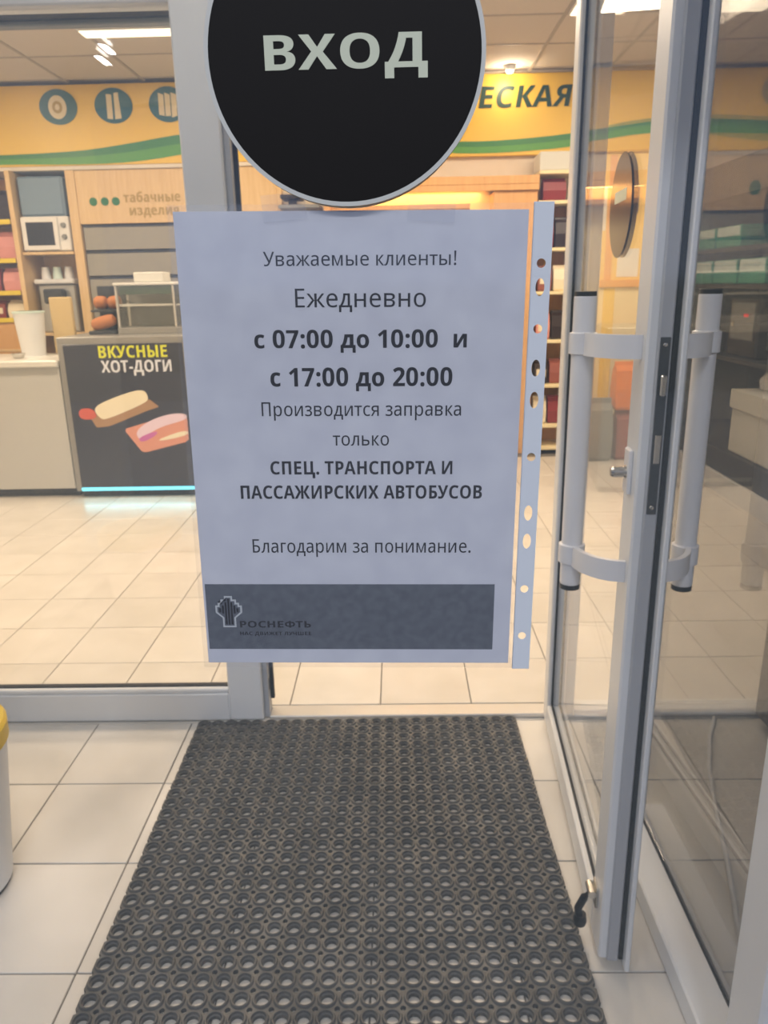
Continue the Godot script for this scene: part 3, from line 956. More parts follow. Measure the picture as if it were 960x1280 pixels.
func fascia() -> void:
	var zf := -6.60
	var o := thing("shop_fascia", "long yellow fascia board with a green wave above the counter", "fascia", Vector3(-0.5, 2.34, zf))
	pbox(o, "board", M.fascia_yellow, -4.15, 3.1, 2.368, CEIL - 0.01, -6.655, zf, 0.004)
	pbox(o, "soffit", M.wall_cream, -4.15, -0.92, 2.368, CEIL - 0.01, -6.99, -6.656, 0.0)
	var xs := [-4.1, -3.16, -2.5, -2.1, -1.7, -1.0, -0.2, 0.56, 1.35, 1.9, 2.45, 3.05]
	var lo := [2.37, 2.385, 2.375, 2.385, 2.43, 2.50, 2.46, 2.39, 2.415, 2.50, 2.50, 2.48]
	var hi := [2.46, 2.455, 2.475, 2.52, 2.575, 2.60, 2.54, 2.475, 2.51, 2.60, 2.63, 2.60]
	var mid := []
	for i in xs.size():
		mid.append(lo[i] + (hi[i] - lo[i]) * 0.55)
	part(o, "green_wave", ribbon(xs, lo, mid, zf, zf + 0.004), M.fascia_green, Vector3.ZERO)
	part(o, "green_wave", ribbon(xs, mid, hi, zf, zf + 0.005), M.fascia_green_dark, Vector3.ZERO)
	lettering(o, "lettering", "ЕСКАЯ", true, M.fascia_text, 0.675, 1.40, 2.712, 0.150, zf, 0.006, 0.16)
	for k in 3:
		var x: float = [-2.638, -2.199, -1.768][k]
		var disc := part(o, "icon_disc", prism(ellipse(x, 2.792, 0.150, 0.127, 40), zf, zf + 0.008), M.icon_teal, Vector3.ZERO)
		if k == 0:
			part(disc, "icon_plate", prism(ellipse(x - 0.005, 2.790, 0.072, 0.085, 28), zf + 0.008, zf + 0.011), M.icon_cream)
			part(disc, "icon_ring", prism(ellipse(x - 0.005, 2.790, 0.040, 0.045, 24), zf + 0.011, zf + 0.013), M.olive_print)
			part(disc, "icon_plate", prism(ellipse(x - 0.005, 2.790, 0.018, 0.022, 18), zf + 0.013, zf + 0.015), M.icon_cream)
		elif k == 1:
			part(disc, "icon_bar", prism(PackedVector2Array([Vector2(x - 0.055, 2.70), Vector2(x - 0.012, 2.695), Vector2(x - 0.008, 2.87), Vector2(x - 0.05, 2.875)]), zf + 0.008, zf + 0.011), M.icon_cream)
			part(disc, "icon_bar", prism(PackedVector2Array([Vector2(x + 0.005, 2.695), Vector2(x + 0.055, 2.70), Vector2(x + 0.045, 2.885), Vector2(x + 0.012, 2.88)]), zf + 0.008, zf + 0.011), M.icon_cream)
		else:
			for q in 3:
				var xx := x - 0.05 + q * 0.05
				part(disc, "icon_bar", prism(PackedVector2Array([Vector2(xx - 0.024, 2.72 - 0.012 * q), Vector2(xx + 0.018, 2.71), Vector2(xx + 0.022, 2.86), Vector2(xx - 0.020, 2.875)]), zf + 0.008, zf + 0.011), M.icon_cream)

func packet(label: String, m: Material, x0: float, x1: float, y0: float, y1: float, z0: float, z1: float, group: String, lab: Material = null) -> void:
	y0 += 0.0015          # a hair above what it stands on
	# a filled packet: bulging body with crimped top, and a label on the front
	var o := thing("packet", label, "packet", Vector3((x0 + x1) / 2, y0, (z0 + z1) / 2), group)
	var st := begin()
	var cx := (x0 + x1) / 2
	var cz := (z0 + z1) / 2
	var hx := absf(x1 - x0) / 2
	var hz := absf(z1 - z0) / 2
	var H := y1 - y0
	var sec := [[0.0, 0.86, 0.80], [0.06, 0.96, 0.95], [0.45, 1.0, 1.0], [0.82, 0.97, 0.72], [0.92, 0.96, 0.22], [1.0, 0.98, 0.14]]
	for i in sec.size() - 1:
		var a: Array = sec[i]
		var b: Array = sec[i + 1]
		var pa := []
		var pb := []
		for q in [[-1, -1], [1, -1], [1, 1], [-1, 1]]:
			pa.append(Vector3(q[0] * hx * a[1], a[0] * H, q[1] * hz * a[2]))
			pb.append(Vector3(q[0] * hx * b[1], b[0] * H, q[1] * hz * b[2]))
		for k in 4:
			var k1 := (k + 1) % 4
			face(st, [pa[k], pa[k1], pb[k1], pb[k]], Vector3(0, H * 0.5, 0))
		if i == 0:
			face(st, pa, Vector3(0, H, 0))
		if i == sec.size() - 2:
			face(st, pb, Vector3.ZERO)
	part(o, "wrapper", st.commit(), m, Vector3(cx, y0, cz))
	if lab:
		pbox(o, "printed_label", lab, cx - hx * 0.7, cx + hx * 0.7, y0 + H * 0.28, y0 + H * 0.6, cz + hz - 0.002, cz + hz + 0.003, 0.001)

func carton(called: String, label: String, category: String, m: Material, x0: float, x1: float, y0: float, y1: float, z0: float, z1: float, group := "", lab: Material = null) -> Node3D:
	y0 += 0.0015
	var o := thing(called, label, category, Vector3((x0 + x1) / 2, y0, (z0 + z1) / 2), group)
	pbox(o, "body", m, x0, x1, y0, y1, z0, z1, 0.006)
	if lab:
		pbox(o, "printed_label", lab, x0 + (x1 - x0) * 0.12, x1 - (x1 - x0) * 0.12, y0 + (y1 - y0) * 0.45, y1 - (y1 - y0) * 0.12, maxf(z0, z1), maxf(z0, z1) + 0.002, 0.0005)
	return o

func back_left() -> void:
	# tall pale wooden cabinet wall: open bay with the microwave, header board, grey tobacco doors
	var o := thing("wall_cabinet", "pale wooden wall cabinet with a printed header over grey flap doors", "cabinet", Vector3(-2.2, 0, -6.45))
	pbox(o, "side_panel", M.wood_light, -3.12, -3.08, 0.0, 2.335, -6.62, -6.20, 0.003)
	pbox(o, "side_panel", M.wood_light, -2.66, -2.585, 0.0, 2.335, -6.62, -6.27, 0.003)
	pbox(o, "side_panel", M.wood_light, -0.95, -0.91, 0.0, 2.335, -6.62, -6.27, 0.003)
	pbox(o, "cornice", M.wall_cream, -3.9, -0.90, 2.335, 2.365, -6.655, -6.26, 0.003)
	pbox(o, "back_panel", M.wood_light, -3.08, -0.95, 0.0, 2.335, -6.65, -6.62, 0.0)
	var hd := pbox(o, "header_board", M.wood_light, -2.585, -0.95, 1.925, 2.335, -6.58, -6.28, 0.003)
	lettering(hd, "lettering", "табачные", true, M.olive_print, -2.205, -1.74, 2.085, 0.075, -6.28, 0.004)
	lettering(hd, "lettering", "изделия", true, M.olive_print, -2.165, -1.76, 1.985, 0.075, -6.28, 0.004)
	for x in [-2.455, -2.36, -2.27]:
		part(hd, "green_dot", prism(ellipse(x, 2.095, 0.032, 0.032, 20), -6.28, -6.275), M.dot_green, Vector3.ZERO)
	part(hd, "green_dot", prism(ellipse(-1.655, 2.09, 0.045, 0.055, 20), -6.28, -6.275), M.dot_green, Vector3.ZERO)
	for k in 3:
		var y: float = 1.912 - 0.205 * k
		for q in 2:
			var x0 := -2.575 + q * 0.81
			var d := pbox(o, "flap_door", M.cabinet_grey, x0, x0 + 0.80, y - 0.190, y - 0.012, -6.36, -6.30, 0.004)
			pbox(d, "finger_groove", M.dark_grey, x0, x0 + 0.80, y - 0.011, y + 0.006, -6.34, -6.302, 0.001)
	pbox(o, "lower_body", M.cabinet_grey, -2.575, -0.955, 0.0, 1.30, -6.60, -6.31, 0.003)
	for y in [1.715, 1.06]:
		pbox(o, "shelf_board", M.wood_light, -3.08, -2.66, y - 0.022, y, -6.62, -6.24, 0.002)
	# blue-grey case over the microwave
	var b := thing("blue_grey_case", "blue grey square case on top of the white microwave", "case", Vector3(-2.87, 1.985, -6.4))
	pbox(b, "case", M.blue_grey, -3.06, -2.69, 1.992, 2.295, -6.56, -6.27, 0.012)
	pbox(b, "front_panel", M.blue_grey, -3.045, -2.705, 2.008, 2.280, -6.27, -6.262, 0.003)
	var mw := thing("microwave", "white microwave with a dark door in the wooden cabinet", "microwave", Vector3(-2.87, 1.717, -6.4))
	pbox(mw, "body", M.microwave_white, -3.065, -2.675, 1.722, 1.990, -6.58, -6.255, 0.008)
	var dr := pbox(mw, "door", M.microwave_white, -3.060, -2.76, 1.728, 1.984, -6.255, -6.235, 0.006)
	pbox(dr, "window", M.black_plastic, -3.020, -2.795, 1.765, 1.945, -6.236, -6.232, 0.002)
	for y in [1.92, 1.83]:
		var st := begin()
		add_lathe(st, [[0.0, 0.022], [0.018, 0.022], [0.021, 0.0]], Vector3.ZERO, 18, Basis(Vector3(1, 0, 0), PI / 2))
		part(mw, "knob", st.commit(), M.mid_grey, Vector3(-2.717, y, -6.255))
	for x in [-3.03, -2.71]:
		pbox(mw, "foot", M.black_plastic, x - 0.015, x + 0.015, 1.715, 1.724, -6.30, -6.27, 0.002)
	# coffee grinder like machine, tall white bin and card in the bay below
	var cm := thing("coffee_machine", "silver and white coffee machine under the microwave", "coffee machine", Vector3(-2.87, 1.062, -6.4))
	pbox(cm, "body", M.silver, -3.04, -2.72, 1.062, 1.46, -6.58, -6.34, 0.012)
	pbox(cm, "top_tray", M.white_plastic, -3.05, -2.71, 1.46, 1.50, -6.58, -6.30, 0.010)
	pbox(cm, "brew_head", M.dark_grey, -2.97, -2.80, 1.30, 1.42, -6.34, -6.26, 0.012)
	part(cm, "spout", lathe([[0.0, 1.24], [0.012, 1.24], [0.018, 1.30], [0.0, 1.30]], 14), M.chrome, Vector3(-2.885, 0, -6.30))
	for k in 3:
		var cx: float = -2.99 + 0.10 * k
		var cup := thing("paper_cup_stack", ["white paper cups upside down at the left on the coffee machine", "white paper cups upside down in the middle on the coffee machine", "white paper cups upside down at the right on the coffee machine"][k], "cup", Vector3(cx, 1.50, -6.42), "paper cups on the coffee machine")
		part(cup, "cup", lathe([[0.0, 1.60], [0.030, 1.60], [0.041, 1.502], [0.038, 1.502]], 18), [M.white_plastic, M.pack_label, M.white_plastic][k], Vector3(cx, 0, -6.42))
	# shelf unit at the far left with packets
	var sh := thing("goods_shelf", "pale wooden shelf unit at the left edge full of packets", "shelf", Vector3(-3.5, 0, -6.4))
	pbox(sh, "side_panel", M.wood_light, -3.86, -3.82, 0.0, 2.32, -6.62, -6.18, 0.003)
	pbox(sh, "back_panel", M.wood_warm, -3.82, -3.125, 0.0, 2.32, -6.65, -6.61, 0.0)
	var ys := [0.935, 1.185, 1.405, 1.660, 1.960]
	for k in ys.size():
		var bd := pbox(sh, "shelf_board", M.wood_light, -3.82, -3.125, ys[k] - 0.022, ys[k], -6.61, -6.20, 0.002)
		if k > 0:
			pbox(bd, "price_rail", M.price_yellow, -3.82, -3.125, ys[k] - 0.028, ys[k] + 0.008, -6.20, -6.19, 0.001)
	pbox(sh, "drawer_front", M.wood_warm, -3.82, -3.125, 0.60, 1.160, -6.23, -6.205, 0.003)
	var cols := ["dark_pack", "pink_pack", "red_pack", "cream_pack", "dark_pack", "red_pack", "pink_pack", "cream_pack"]
	var words := {"dark_pack": "dark brown", "pink_pack": "pink", "red_pack": "red", "cream_pack": "cream"}
	var rows := ["on the fourth shelf", "on the second shelf from the top", "on the third shelf from the top", "on the top shelf"]
	for k in 4:
		for q in 4:
			var key: String = cols[(k * 3 + q) % 8]
			var x := -3.78 + q * 0.165
			packet("%s packet, %s from the wooden side, %s of left shelf" % [words[key], ["fourth", "third", "second", "first"][q], ["lowest row", "second lowest row", "second highest row", "highest row"][k]], M[key], x, x + 0.145, ys[k + 1], ys[k + 1] + [0.15, 0.19, 0.22, 0.24][k], -6.42, -6.25, "packets on the left shelf unit", M["cream_pack"] if q % 2 == 0 else null)

func counter() -> void:
	var o := thing("service_counter", "long pale grey service counter with a white top", "counter", Vector3(-3.2, 0, -5.35))
	pbox(o, "plinth", M.dark_grey, -4.1, -2.275, 0.0, 0.065, -5.70, -5.19, 0.002)  # recessed base; its dark colour stands in for shade under the counter
	pbox(o, "front_panel", M.counter_front, -4.1, -2.275, 0.065, 0.915, -5.17, -5.13, 0.003)
	pbox(o, "body", M.counter_front, -4.1, -2.275, 0.065, 0.915, -5.72, -5.17, 0.002)
	pbox(o, "worktop", M.counter_top, -4.1, -2.268, 0.915, 0.958, -5.74, -5.08, 0.006)
	# display unit with the hot dog panel
	var p := thing("display_counter", "grey counter unit fronted by a dark hot dog advertisement panel", "counter", Vector3(-1.5, 0, -5.35))
	pbox(p, "plinth", M.dark_grey, -2.24, -0.02, 0.0, 0.045, -5.70, -5.16, 0.002)  # dark colour also stands in for the shade below this unit
	pbox(p, "body", M.panel_frame, -2.265, 0.0, 0.045, 1.105, -5.72, -5.12, 0.004)
	var x := -2.222
	for k in 2:
		var x0: float = x + k * 0.83
		var x1: float = x0 + 0.80
		pbox(p, "advert_panel", M.panel_dark, x0, x1, 0.075, 1.058, -5.121, -5.108, 0.002)
		pbox(p, "panel_edge", M.panel_frame, x1 + 0.004, x1 + 0.026, 0.05, 1.08, -5.121, -5.100, 0.003)
		if k == 1:
			continue
		pbox(p, "led_light_strip", M.led_cyan, x0, x1 + 0.02, 0.052, 0.074, -5.121, -5.103, 0.002)
		area(Vector3((x0 + x1) / 2, 0.063, -5.098), Vector2(0.78, 0.02), Color(0.45, 0.90, 1.0), 0.05, Vector3(0, 180, 0), p)
	var pr := pbox(p, "panel_print", M.panel_dark, -2.215, -1.43, 0.08, 1.05, -5.108, -5.106, 0.0)
	lettering(pr, "lettering", "ВКУСНЫЕ", true, M.print_yellow, -1.985, -1.525, 0.968, 0.078, -5.106, 0.002)
	lettering(pr, "lettering", "ХОТ-ДОГИ", true, M.print_white, -1.978, -1.505, 0.872, 0.078, -5.106, 0.002)
	var fl := func(called: String, m: Material, pts: Array, d: float) -> void:
		var a := PackedVector2Array()
		for v in pts:
			a.append(Vector2(v[0], v[1]))
		for pass_no in (1 if called == "printed_board" else 3):      # cut the corners round
			var b2 := PackedVector2Array()
			for i in a.size():
				var n2 := a[(i + 1) % a.size()]
				var cut := 0.08 if called == "printed_board" else 0.25
				b2.append(a[i].lerp(n2, cut))
				b2.append(a[i].lerp(n2, 1.0 - cut))
			a = b2
		part(pr, called, prism(a, -5.106, -5.106 + d), m, Vector3.ZERO)
	fl.call("printed_board", M.print_board, [[-2.10, 0.575], [-2.06, 0.500], [-1.97, 0.508], [-1.70, 0.610], [-1.615, 0.635], [-1.68, 0.690], [-1.80, 0.655]], 0.001)
	fl.call("printed_roll", M.print_wrap, [[-2.075, 0.640], [-2.03, 0.560], [-1.98, 0.555], [-1.70, 0.665], [-1.682, 0.700], [-1.700, 0.745], [-1.755, 0.752], [-1.90, 0.710]], 0.002)
	fl.call("printed_sausage", M.print_sausage, [[-2.175, 0.600], [-2.160, 0.560], [-2.09, 0.555], [-2.045, 0.575], [-2.070, 0.630], [-2.150, 0.635]], 0.003)
	fl.call("printed_board", M.print_pink, [[-1.875, 0.485], [-1.77, 0.330], [-1.74, 0.322], [-1.435, 0.395], [-1.432, 0.560], [-1.52, 0.575], [-1.66, 0.545]], 0.001)
	fl.call("printed_bun", M.print_lilac, [[-1.800, 0.470], [-1.775, 0.405], [-1.740, 0.430], [-1.62, 0.500], [-1.433, 0.545], [-1.433, 0.585], [-1.53, 0.590], [-1.68, 0.550]], 0.002)
	fl.call("printed_sauce", M.print_magenta, [[-1.785, 0.425], [-1.765, 0.392], [-1.70, 0.415], [-1.64, 0.455], [-1.66, 0.470]], 0.003)
	fl.call("printed_roll", M.print_wrap, [[-1.66, 0.405], [-1.60, 0.402], [-1.434, 0.440], [-1.434, 0.468], [-1.50, 0.462]], 0.003)
	# glazed bakery case standing on the display counter
	var c := thing("bakery_case", "glass bakery display case with shelves on the display counter", "display case", Vector3(-1.5, 1.105, -5.5))
	pbox(c, "base", M.panel_frame, -1.925, -0.6, 1.105, 1.150, -5.66, -5.35, 0.003)
	pbox(c, "back_panel", M.mid_grey, -1.925, -0.6, 1.150, 1.43, -5.66, -5.645, 0.002)
	pbox(c, "shelf_board", M.counter_top, -1.915, -0.61, 1.290, 1.305, -5.645, -5.40, 0.002)
	pbox(c, "top_board", M.counter_top, -1.925, -0.6, 1.430, 1.448, -5.66, -5.35, 0.003)
	pane(c, M.glass_clear, -1.92, -0.605, 1.150, 1.430, -5.372, -5.366)
	for xx in [-1.915, -1.52]:
		pbox(c, "post", M.aluminium, xx - 0.008, xx + 0.008, 1.150, 1.430, -5.384, -5.364, 0.002)
	pbox(c, "price_rail", M.green_dark, -1.90, -1.54, 1.37, 1.428, -5.40, -5.392, 0.002)
	# bread on a stand by its left
	var bs := thing("bread_stand", "small dark stand for bread on the display counter", "stand", Vector3(-2.04, 1.105, -5.5))
	pbox(bs, "base", M.dark_grey, -2.14, -1.94, 1.105, 1.130, -5.64, -5.38, 0.003)
	pbox(bs, "back_panel", M.dark_grey, -2.14, -1.94, 1.130, 1.43, -5.64, -5.62, 0.003)
	pbox(bs, "tier", M.dark_grey, -2.135, -1.945, 1.255, 1.270, -5.62, -5.44, 0.002)
	for k in 3:
		var cc: Vector3 = [Vector3(-2.04, 1.186, -5.415), Vector3(-2.088, 1.3185, -5.53), Vector3(-1.988, 1.3185, -5.53)][k]
		var br := thing("bread_loaf", ["long brown loaf on the lower tier of the bread stand", "darker round loaf at the left of the upper tier of the bread stand", "lighter loaf at the right of the upper tier of the bread stand"][k], "bread", cc - Vector3(0, 0.045, 0), "loaves on the bread stand")
		var st := begin()
		var prof := []
		var len2: float = [0.095, 0.05, 0.052][k]
		for q in 11:
			var u := -1.0 + q * 0.2
			prof.append([0.044 * pow(maxf(0.0, 1.0 - u * u * u * u), 0.5), u * len2])
		prof.reverse()
		add_lathe(st, prof, Vector3.ZERO, 18, Basis(Vector3(0, 0, 1), PI / 2 + [0.25, 0.0, 0.1][k]))
		part(br, "crust", st.commit(), M.bread, cc)
	carton("white_box", "flat white box lying on top of the bakery case", "box", M.carton_white, -1.80, -1.60, 1.448, 1.515, -5.62, -5.42)
	carton("cardboard_panel", "tall tan cardboard sheet standing behind the hot dog panel", "cardboard", M.cardboard, -2.50, -2.34, 0.960, 1.36, -5.66, -5.62)
	var tb := thing("tall_container", "tall translucent white container standing on the counter", "container", Vector3(-2.625, 0.958, -5.55))
	part(tb, "body", lathe([[0.0, 0.0], [0.080, 0.0], [0.105, 0.30], [0.100, 0.30], [0.076, 0.010], [0.0, 0.010]], 24), M.white_plastic, Vector3(-2.625, 0.958, -5.55))
	part(tb, "rim", lathe([[0.100, 0.295], [0.111, 0.297], [0.111, 0.310], [0.100, 0.312]], 24), M.pack_label, Vector3(-2.625, 0.958, -5.55))
	var dish := thing("glass_dish", "small shiny dish on the counter top at the left edge", "dish", Vector3(-2.62, 0.958, -5.30))
	part(dish, "bowl", lathe([[0.0, 0.0], [0.030, 0.0], [0.050, 0.035], [0.046, 0.036], [0.028, 0.006], [0.0, 0.006]], 20), M.chrome, Vector3(-2.62, 0.958, -5.30))

func back_centre() -> void:
	# wooden niche cabinet behind the sign, and the goods shelf beside it
	var o := thing("niche_cabinet", "warm wooden cabinet with a lit niche behind the notice", "cabinet", Vector3(0.3, 0, -6.45))
	pbox(o, "top_board", M.wood_warm, -0.55, 1.12, 2.125, 2.185, -6.64, -6.30, 0.003)
	pbox(o, "side_panel", M.wood_warm, 0.775, 1.115, 0.0, 2.079, -6.64, -6.33, 0.003)
	pbox(o, "side_panel", M.wood_warm, -0.55, -0.50, 0.0, 2.125, -6.64, -6.33, 0.003)
	pbox(o, "back_panel", M.cream_board, -0.50, 0.775, 1.0, 2.125, -6.64, -6.60, 0.0)
	pbox(o, "lower_body", M.wood_warm, -0.50, 0.775, 0.0, 1.0, -6.64, -6.34, 0.003)
	pbox(o, "niche_shelf", M.wood_warm, -0.50, 0.60, 1.965, 2.00, -6.60, -6.40, 0.002)
	pbox(o, "valance", M.wood_warm, -0.55, 1.12, 2.080, 2.124, -6.325, -6.302, 0.002)  # placed to hide the niche lamp from view
	pbox(o, "unseen_niche_light", M.shelf_glow, -0.45, 0.74, 2.108, 2.120, -6.60, -6.45, 0.002)  # unseen lamp behind the valance, placed to light the niche
	area(Vector3(0.145, 2.100, -6.525), Vector2(1.1, 0.13), Color(1.0, 0.82, 0.52), 0.38, Vector3(-90, 0, 0), o)
	var mo := thing("wall_screen", "dark shelf with a black device seen left of the round sign's lower edge", "screen", Vector3(-0.75, 2.00, -6.45))
	pbox(mo, "board", M.mid_grey, -0.90, -0.58, 1.985, 2.010, -6.64, -6.30, 0.003)
	pbox(mo, "device", M.black_plastic, -0.89, -0.73, 2.060, 2.090, -6.60, -6.35, 0.004)
	pbox(mo, "stand", M.dark_grey, -0.84, -0.78, 2.010, 2.060, -6.55, -6.45, 0.003)
	# shelf with small goods, right of the notice
	var s := thing("narrow_shelf", "narrow cream shelf rack between the notice and the open door", "shelf", Vector3(1.28, 0, -6.45))
	pbox(s, "side_panel", M.cream_board, 1.40, 1.43, 0.0, 2.02, -6.64, -6.30, 0.002)
	pbox(s, "back_panel", M.wood_warm, 1.12, 1.40, 0.0, 2.02, -6.655, -6.62, 0.0)
	var ys := [0.06, 0.25, 0.585, 0.945, 1.325, 1.655, 2.0]
	for y in ys:
		pbox(s, "shelf_board", M.cream_board, 1.12, 1.40, y - 0.025, y, -6.62, -6.30, 0.002)
	for k in range(1, 6):
		for q in 2:
			var x := 1.145 + q * 0.125
			var key: String = ["dark_pack", "brick_pack", "cream_pack", "red_pack", "dark_pack", "brick_pack", "pink_pack"][(k * 2 + q) % 7]
			packet("%s packet on the %s of the narrow rack, %s side" % [{"dark_pack": "dark brown", "brick_pack": "brick red", "cream_pack": "cream", "red_pack": "red", "pink_pack": "pink"}[key], ["", "fifth shelf down", "fourth shelf down", "third shelf down", "second shelf down", "first shelf down"][k], ["notice", "door"][q]], M[key], x, x + 0.11, ys[k], ys[k] + 0.20 + 0.03 * (k % 2), -6.50, -6.36, "packets on the narrow rack", M.cream_pack if q == 0 else null)
	carton("white_box", "pale box on top of the narrow rack under the green wave", "box", M.carton_white, 1.12, 1.36, 2.215, 2.35, -6.60, -6.32)
	pbox(s, "upper_deck", M.cream_board, 1.12, 1.43, 2.19, 2.215, -6.64, -6.30, 0.002)
	packet("dark red bag standing under the pale box on the rack", M.red_pack, 1.16, 1.34, 2.0, 2.17, -6.50, -6.36, "")

func right_side() -> void:
	# yellow promotion cabinet seen through the open leaf
	var o := thing("promotion_cabinet", "yellow promotion cabinet with white posters seen through the open door glass", "cabinet", Vector3(1.85, 0, -6.5))
	pbox(o, "body", M.cream_board, 1.46, 2.16, 0.0, 1.345, -6.64, -6.42, 0.003)
	pbox(o, "orange_ledge", M.orange_edge, 1.45, 2.17, 1.345, 1.400, -6.64, -6.39, 0.004)
	pbox(o, "upper_board", M.yellow_board, 1.46, 2.16, 1.400, 2.34, -6.64, -6.44, 0.003)
	pbox(o, "poster", M.poster_white, 1.485, 1.655, 1.425, 1.720, -6.44, -6.436, 0.001)
	pbox(o, "poster", M.poster_white, 1.790, 1.960, 1.425, 1.640, -6.44, -6.436, 0.001)
	pbox(o, "poster", M.poster_white, 1.50, 1.68, 1.78, 2.10, -6.44, -6.436, 0.001)
	var pic := pbox(o, "picture", M.dark_grey, 1.80, 1.93, 1.905, 2.110, -6.44, -6.436, 0.001)
	pbox(pic, "pale_print", M.poster_white, 1.83, 1.90, 1.925, 1.985, -6.436, -6.434, 0.0005)
	pbox(o, "upright_band", M.orange_edge, 1.690, 1.745, 1.400, 2.33, -6.44, -6.432, 0.002)
	pbox(o, "upright_band", M.yellow_board, 1.69, 1.78, 0.02, 1.34, -6.42, -6.412, 0.002)
	packet("orange bag standing on a red one beside the promotion cabinet", M.orange_pack, 1.74, 1.95, 0.40, 0.78, -6.22, -6.05, "")
	packet("red bag on the floor before the promotion cabinet", M.brick_pack, 1.76, 1.97, 0.0, 0.40, -6.22, -6.02, "")
	packet("grey brown sack on the floor beside the red bag", M.mid_grey, 1.50, 1.72, 0.0, 0.50, -6.20, -5.98, "")
	# dark rack along the side wall, seen through the tinted panel
	var g := thing("dark_rack", "dark grey rack on a white plinth along the side wall", "rack", Vector3(2.6, 0, -5.2))
	pbox(g, "plinth", M.white_plastic, 2.17, 3.0, 0.0, 0.13, -6.3, -3.6, 0.004)
	pbox(g, "base_shelf", M.dark_grey, 2.19, 3.0, 0.13, 0.285, -6.3, -3.6, 0.004)
	pbox(g, "back_panel", M.dark_grey, 2.86, 3.0, 0.285, 2.15, -6.3, -3.6, 0.003)
	pbox(g, "end_panel", M.mid_grey, 2.25, 2.86, 0.285, 2.15, -6.3, -6.24, 0.003)
	for y in [0.88, 1.36, 1.60]:
		pbox(g, "shelf_board", M.dark_grey, 2.28, 2.86, y - 0.03, y, -6.24, -3.6, 0.003)
	pbox(g, "canopy", M.dark_grey, 2.25, 2.86, 1.92, 2.15, -6.24, -3.6, 0.003)
	var grp := "teal packs on the dark rack"
	for k in 5:
		var z := -6.18 + 0.42 * k
		carton("teal_pack", "teal pack, %s from the far end on the rack's middle shelf" % ["first", "second", "third", "fourth", "fifth"][k], "pack", M.teal_pack, 2.30, 2.52, 1.36, 1.52, z, z + 0.38, grp)
		var tpk: Node3D = get_child(get_child_count() - 1)
		pbox(tpk, "printed_label", M.pack_label, 2.297, 2.30, 1.44, 1.515, z + 0.01, z + 0.37, 0.0005)
	for k in 2:
		var z := -6.18 + 0.42 * k
		carton("teal_pack", "teal pack, %s from the far end on the rack's upper shelf" % ["first", "second"][k], "pack", M.teal_pack, 2.30, 2.52, 1.60, 1.74, z, z + 0.38, grp)
		var tpk: Node3D = get_child(get_child_count() - 1)
		pbox(tpk, "printed_label", M.pack_label, 2.297, 2.30, 1.675, 1.735, z + 0.01, z + 0.37, 0.0005)
	for k in 3:
		var z := -6.1 + 0.62 * k
		var d := thing("black_appliance", ["black appliance at the far end of the rack under the teal packs", "black appliance with a red light in the middle of the rack", "black appliance nearest the door on the rack"][k], "appliance", Vector3(2.55, 0.88, z + 0.22), "black appliances on the dark rack")
		pbox(d, "body", M.black_plastic, 2.33, 2.75, 0.8815, 1.28, z, z + 0.44, 0.015)
		pbox(d, "front_panel", M.mid_grey, 2.322, 2.33, 1.00, 1.24, z + 0.05, z + 0.39, 0.003)
		pbox(d, "knob", M.chrome, 2.30, 2.322, 1.08, 1.12, z + 0.10, z + 0.14, 0.006)
		if k == 1:
			pbox(d, "indicator_light", M.indicator_red, 2.317, 2.322, 1.15, 1.17, z + 0.25, z + 0.31, 0.001)
	var bx := carton("white_carton", "open white carton on the bottom shelf of the dark rack", "box", M.carton_white, 2.23, 2.72, 0.285, 0.70, -5.05, -4.15)
	pbox(bx, "flap", M.carton_white, 2.21, 2.235, 0.58, 0.70, -5.05, -4.15, 0.002)
	packet("white plastic bag bulging out of the open white carton", M.white_plastic, 2.34, 2.66, 0.702, 0.84, -4.95, -4.50, "")

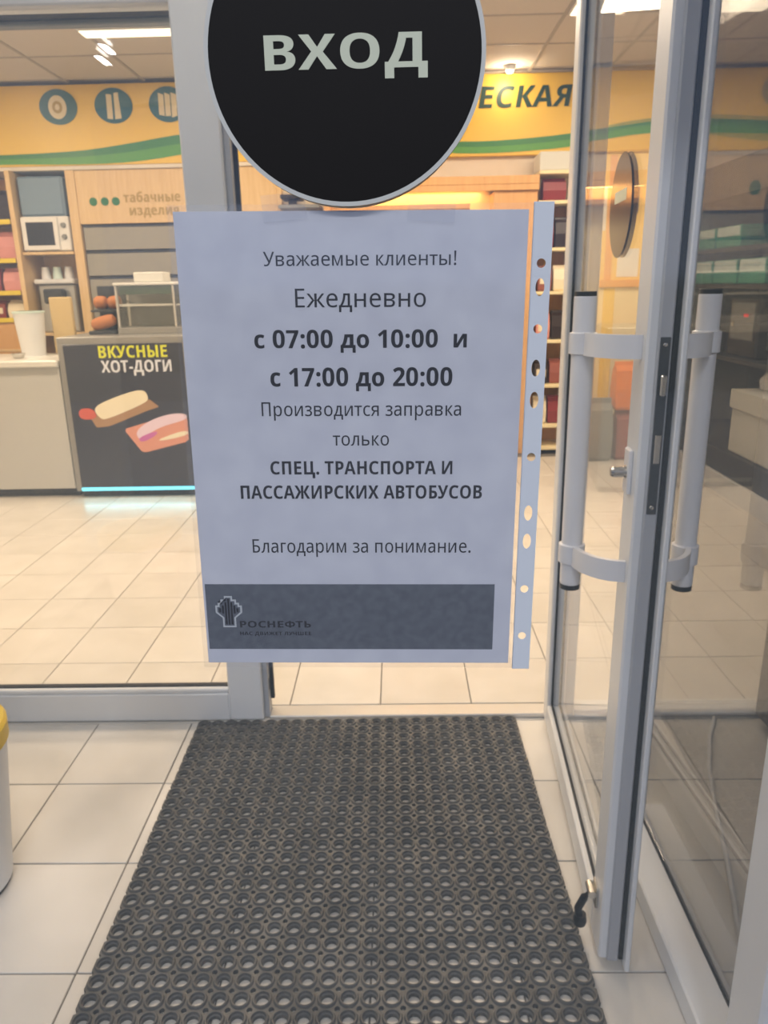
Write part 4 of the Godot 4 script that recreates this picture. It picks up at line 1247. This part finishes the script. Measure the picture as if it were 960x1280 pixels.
func vestibule_bits() -> void:
	# low brown cabinet beyond the tinted panel
	var o := thing("low_cabinet", "low dark brown cabinet standing beyond the tinted glass panel", "cabinet", Vector3(1.4, 0, -1.6))
	pbox(o, "body", M.brown_board, 1.16, 1.69, 0.03, 0.60, -2.205, -0.75, 0.004)
	pbox(o, "top_board", M.brown_board, 1.14, 1.69, 0.60, 0.63, -2.205, -0.73, 0.004)
	pbox(o, "plinth", M.dark_grey, 1.19, 1.69, 0.0, 0.03, -2.20, -0.78, 0.002)
	for z in [-2.18, -1.70, -1.22]:
		var d := pbox(o, "door", M.brown_board, 1.150, 1.16, 0.05, 0.585, z, z + 0.46, 0.003)
		pbox(d, "handle", M.steel_dark, 1.138, 1.150, 0.28, 0.38, z + 0.40, z + 0.42, 0.002)
	var cb := thing("white_cable", "white cable trailing over the floor beyond the tinted glass panel", "cable", Vector3(0.9, 0, -1.7))
	var cv := Curve3D.new()
	var cp := [[1.035, -2.215], [0.975, -2.10], [0.915, -1.95], [0.868, -1.80], [0.800, -1.54], [0.740, -1.33], [0.715, -1.10]]
	for i in cp.size():
		var before: Array = cp[maxi(i - 1, 0)]
		var after: Array = cp[mini(i + 1, cp.size() - 1)]
		var tan2 := Vector3(after[0] - before[0], 0, after[1] - before[1]) / 6.0
		cv.add_point(Vector3(cp[i][0], 0.007, cp[i][1]), -tan2, tan2)
	var st := begin()
	add_sweep(st, Array(cv.tessellate(3, 3.0)), 0.0065, 8)
	part(cb, "cable", st.commit(), M.white_plastic, Vector3.ZERO)
	# white bin with a yellow lid at the left edge
	var b := thing("waste_bin", "white tapered bin with a yellow rim at the left edge", "bin", Vector3(-1.095, 0, -1.50))
	part(b, "body", lathe([[0.0, 0.010], [0.120, 0.010], [0.124, 0.014], [0.164, 0.385], [0.0, 0.385]], 40), M.white_plastic, Vector3(-1.095, 0, -1.50))
	part(b, "base_ring", lathe([[0.0, 0.0], [0.118, 0.0], [0.121, 0.004], [0.121, 0.011], [0.0, 0.011]], 40), M.black_plastic, Vector3(-1.095, 0, -1.50))
	part(b, "rim", lathe([[0.164, 0.385], [0.170, 0.39], [0.171, 0.43], [0.165, 0.44], [0.150, 0.44], [0.150, 0.40], [0.0, 0.40]], 40), M.yellow_plastic, Vector3(-1.095, 0, -1.50))
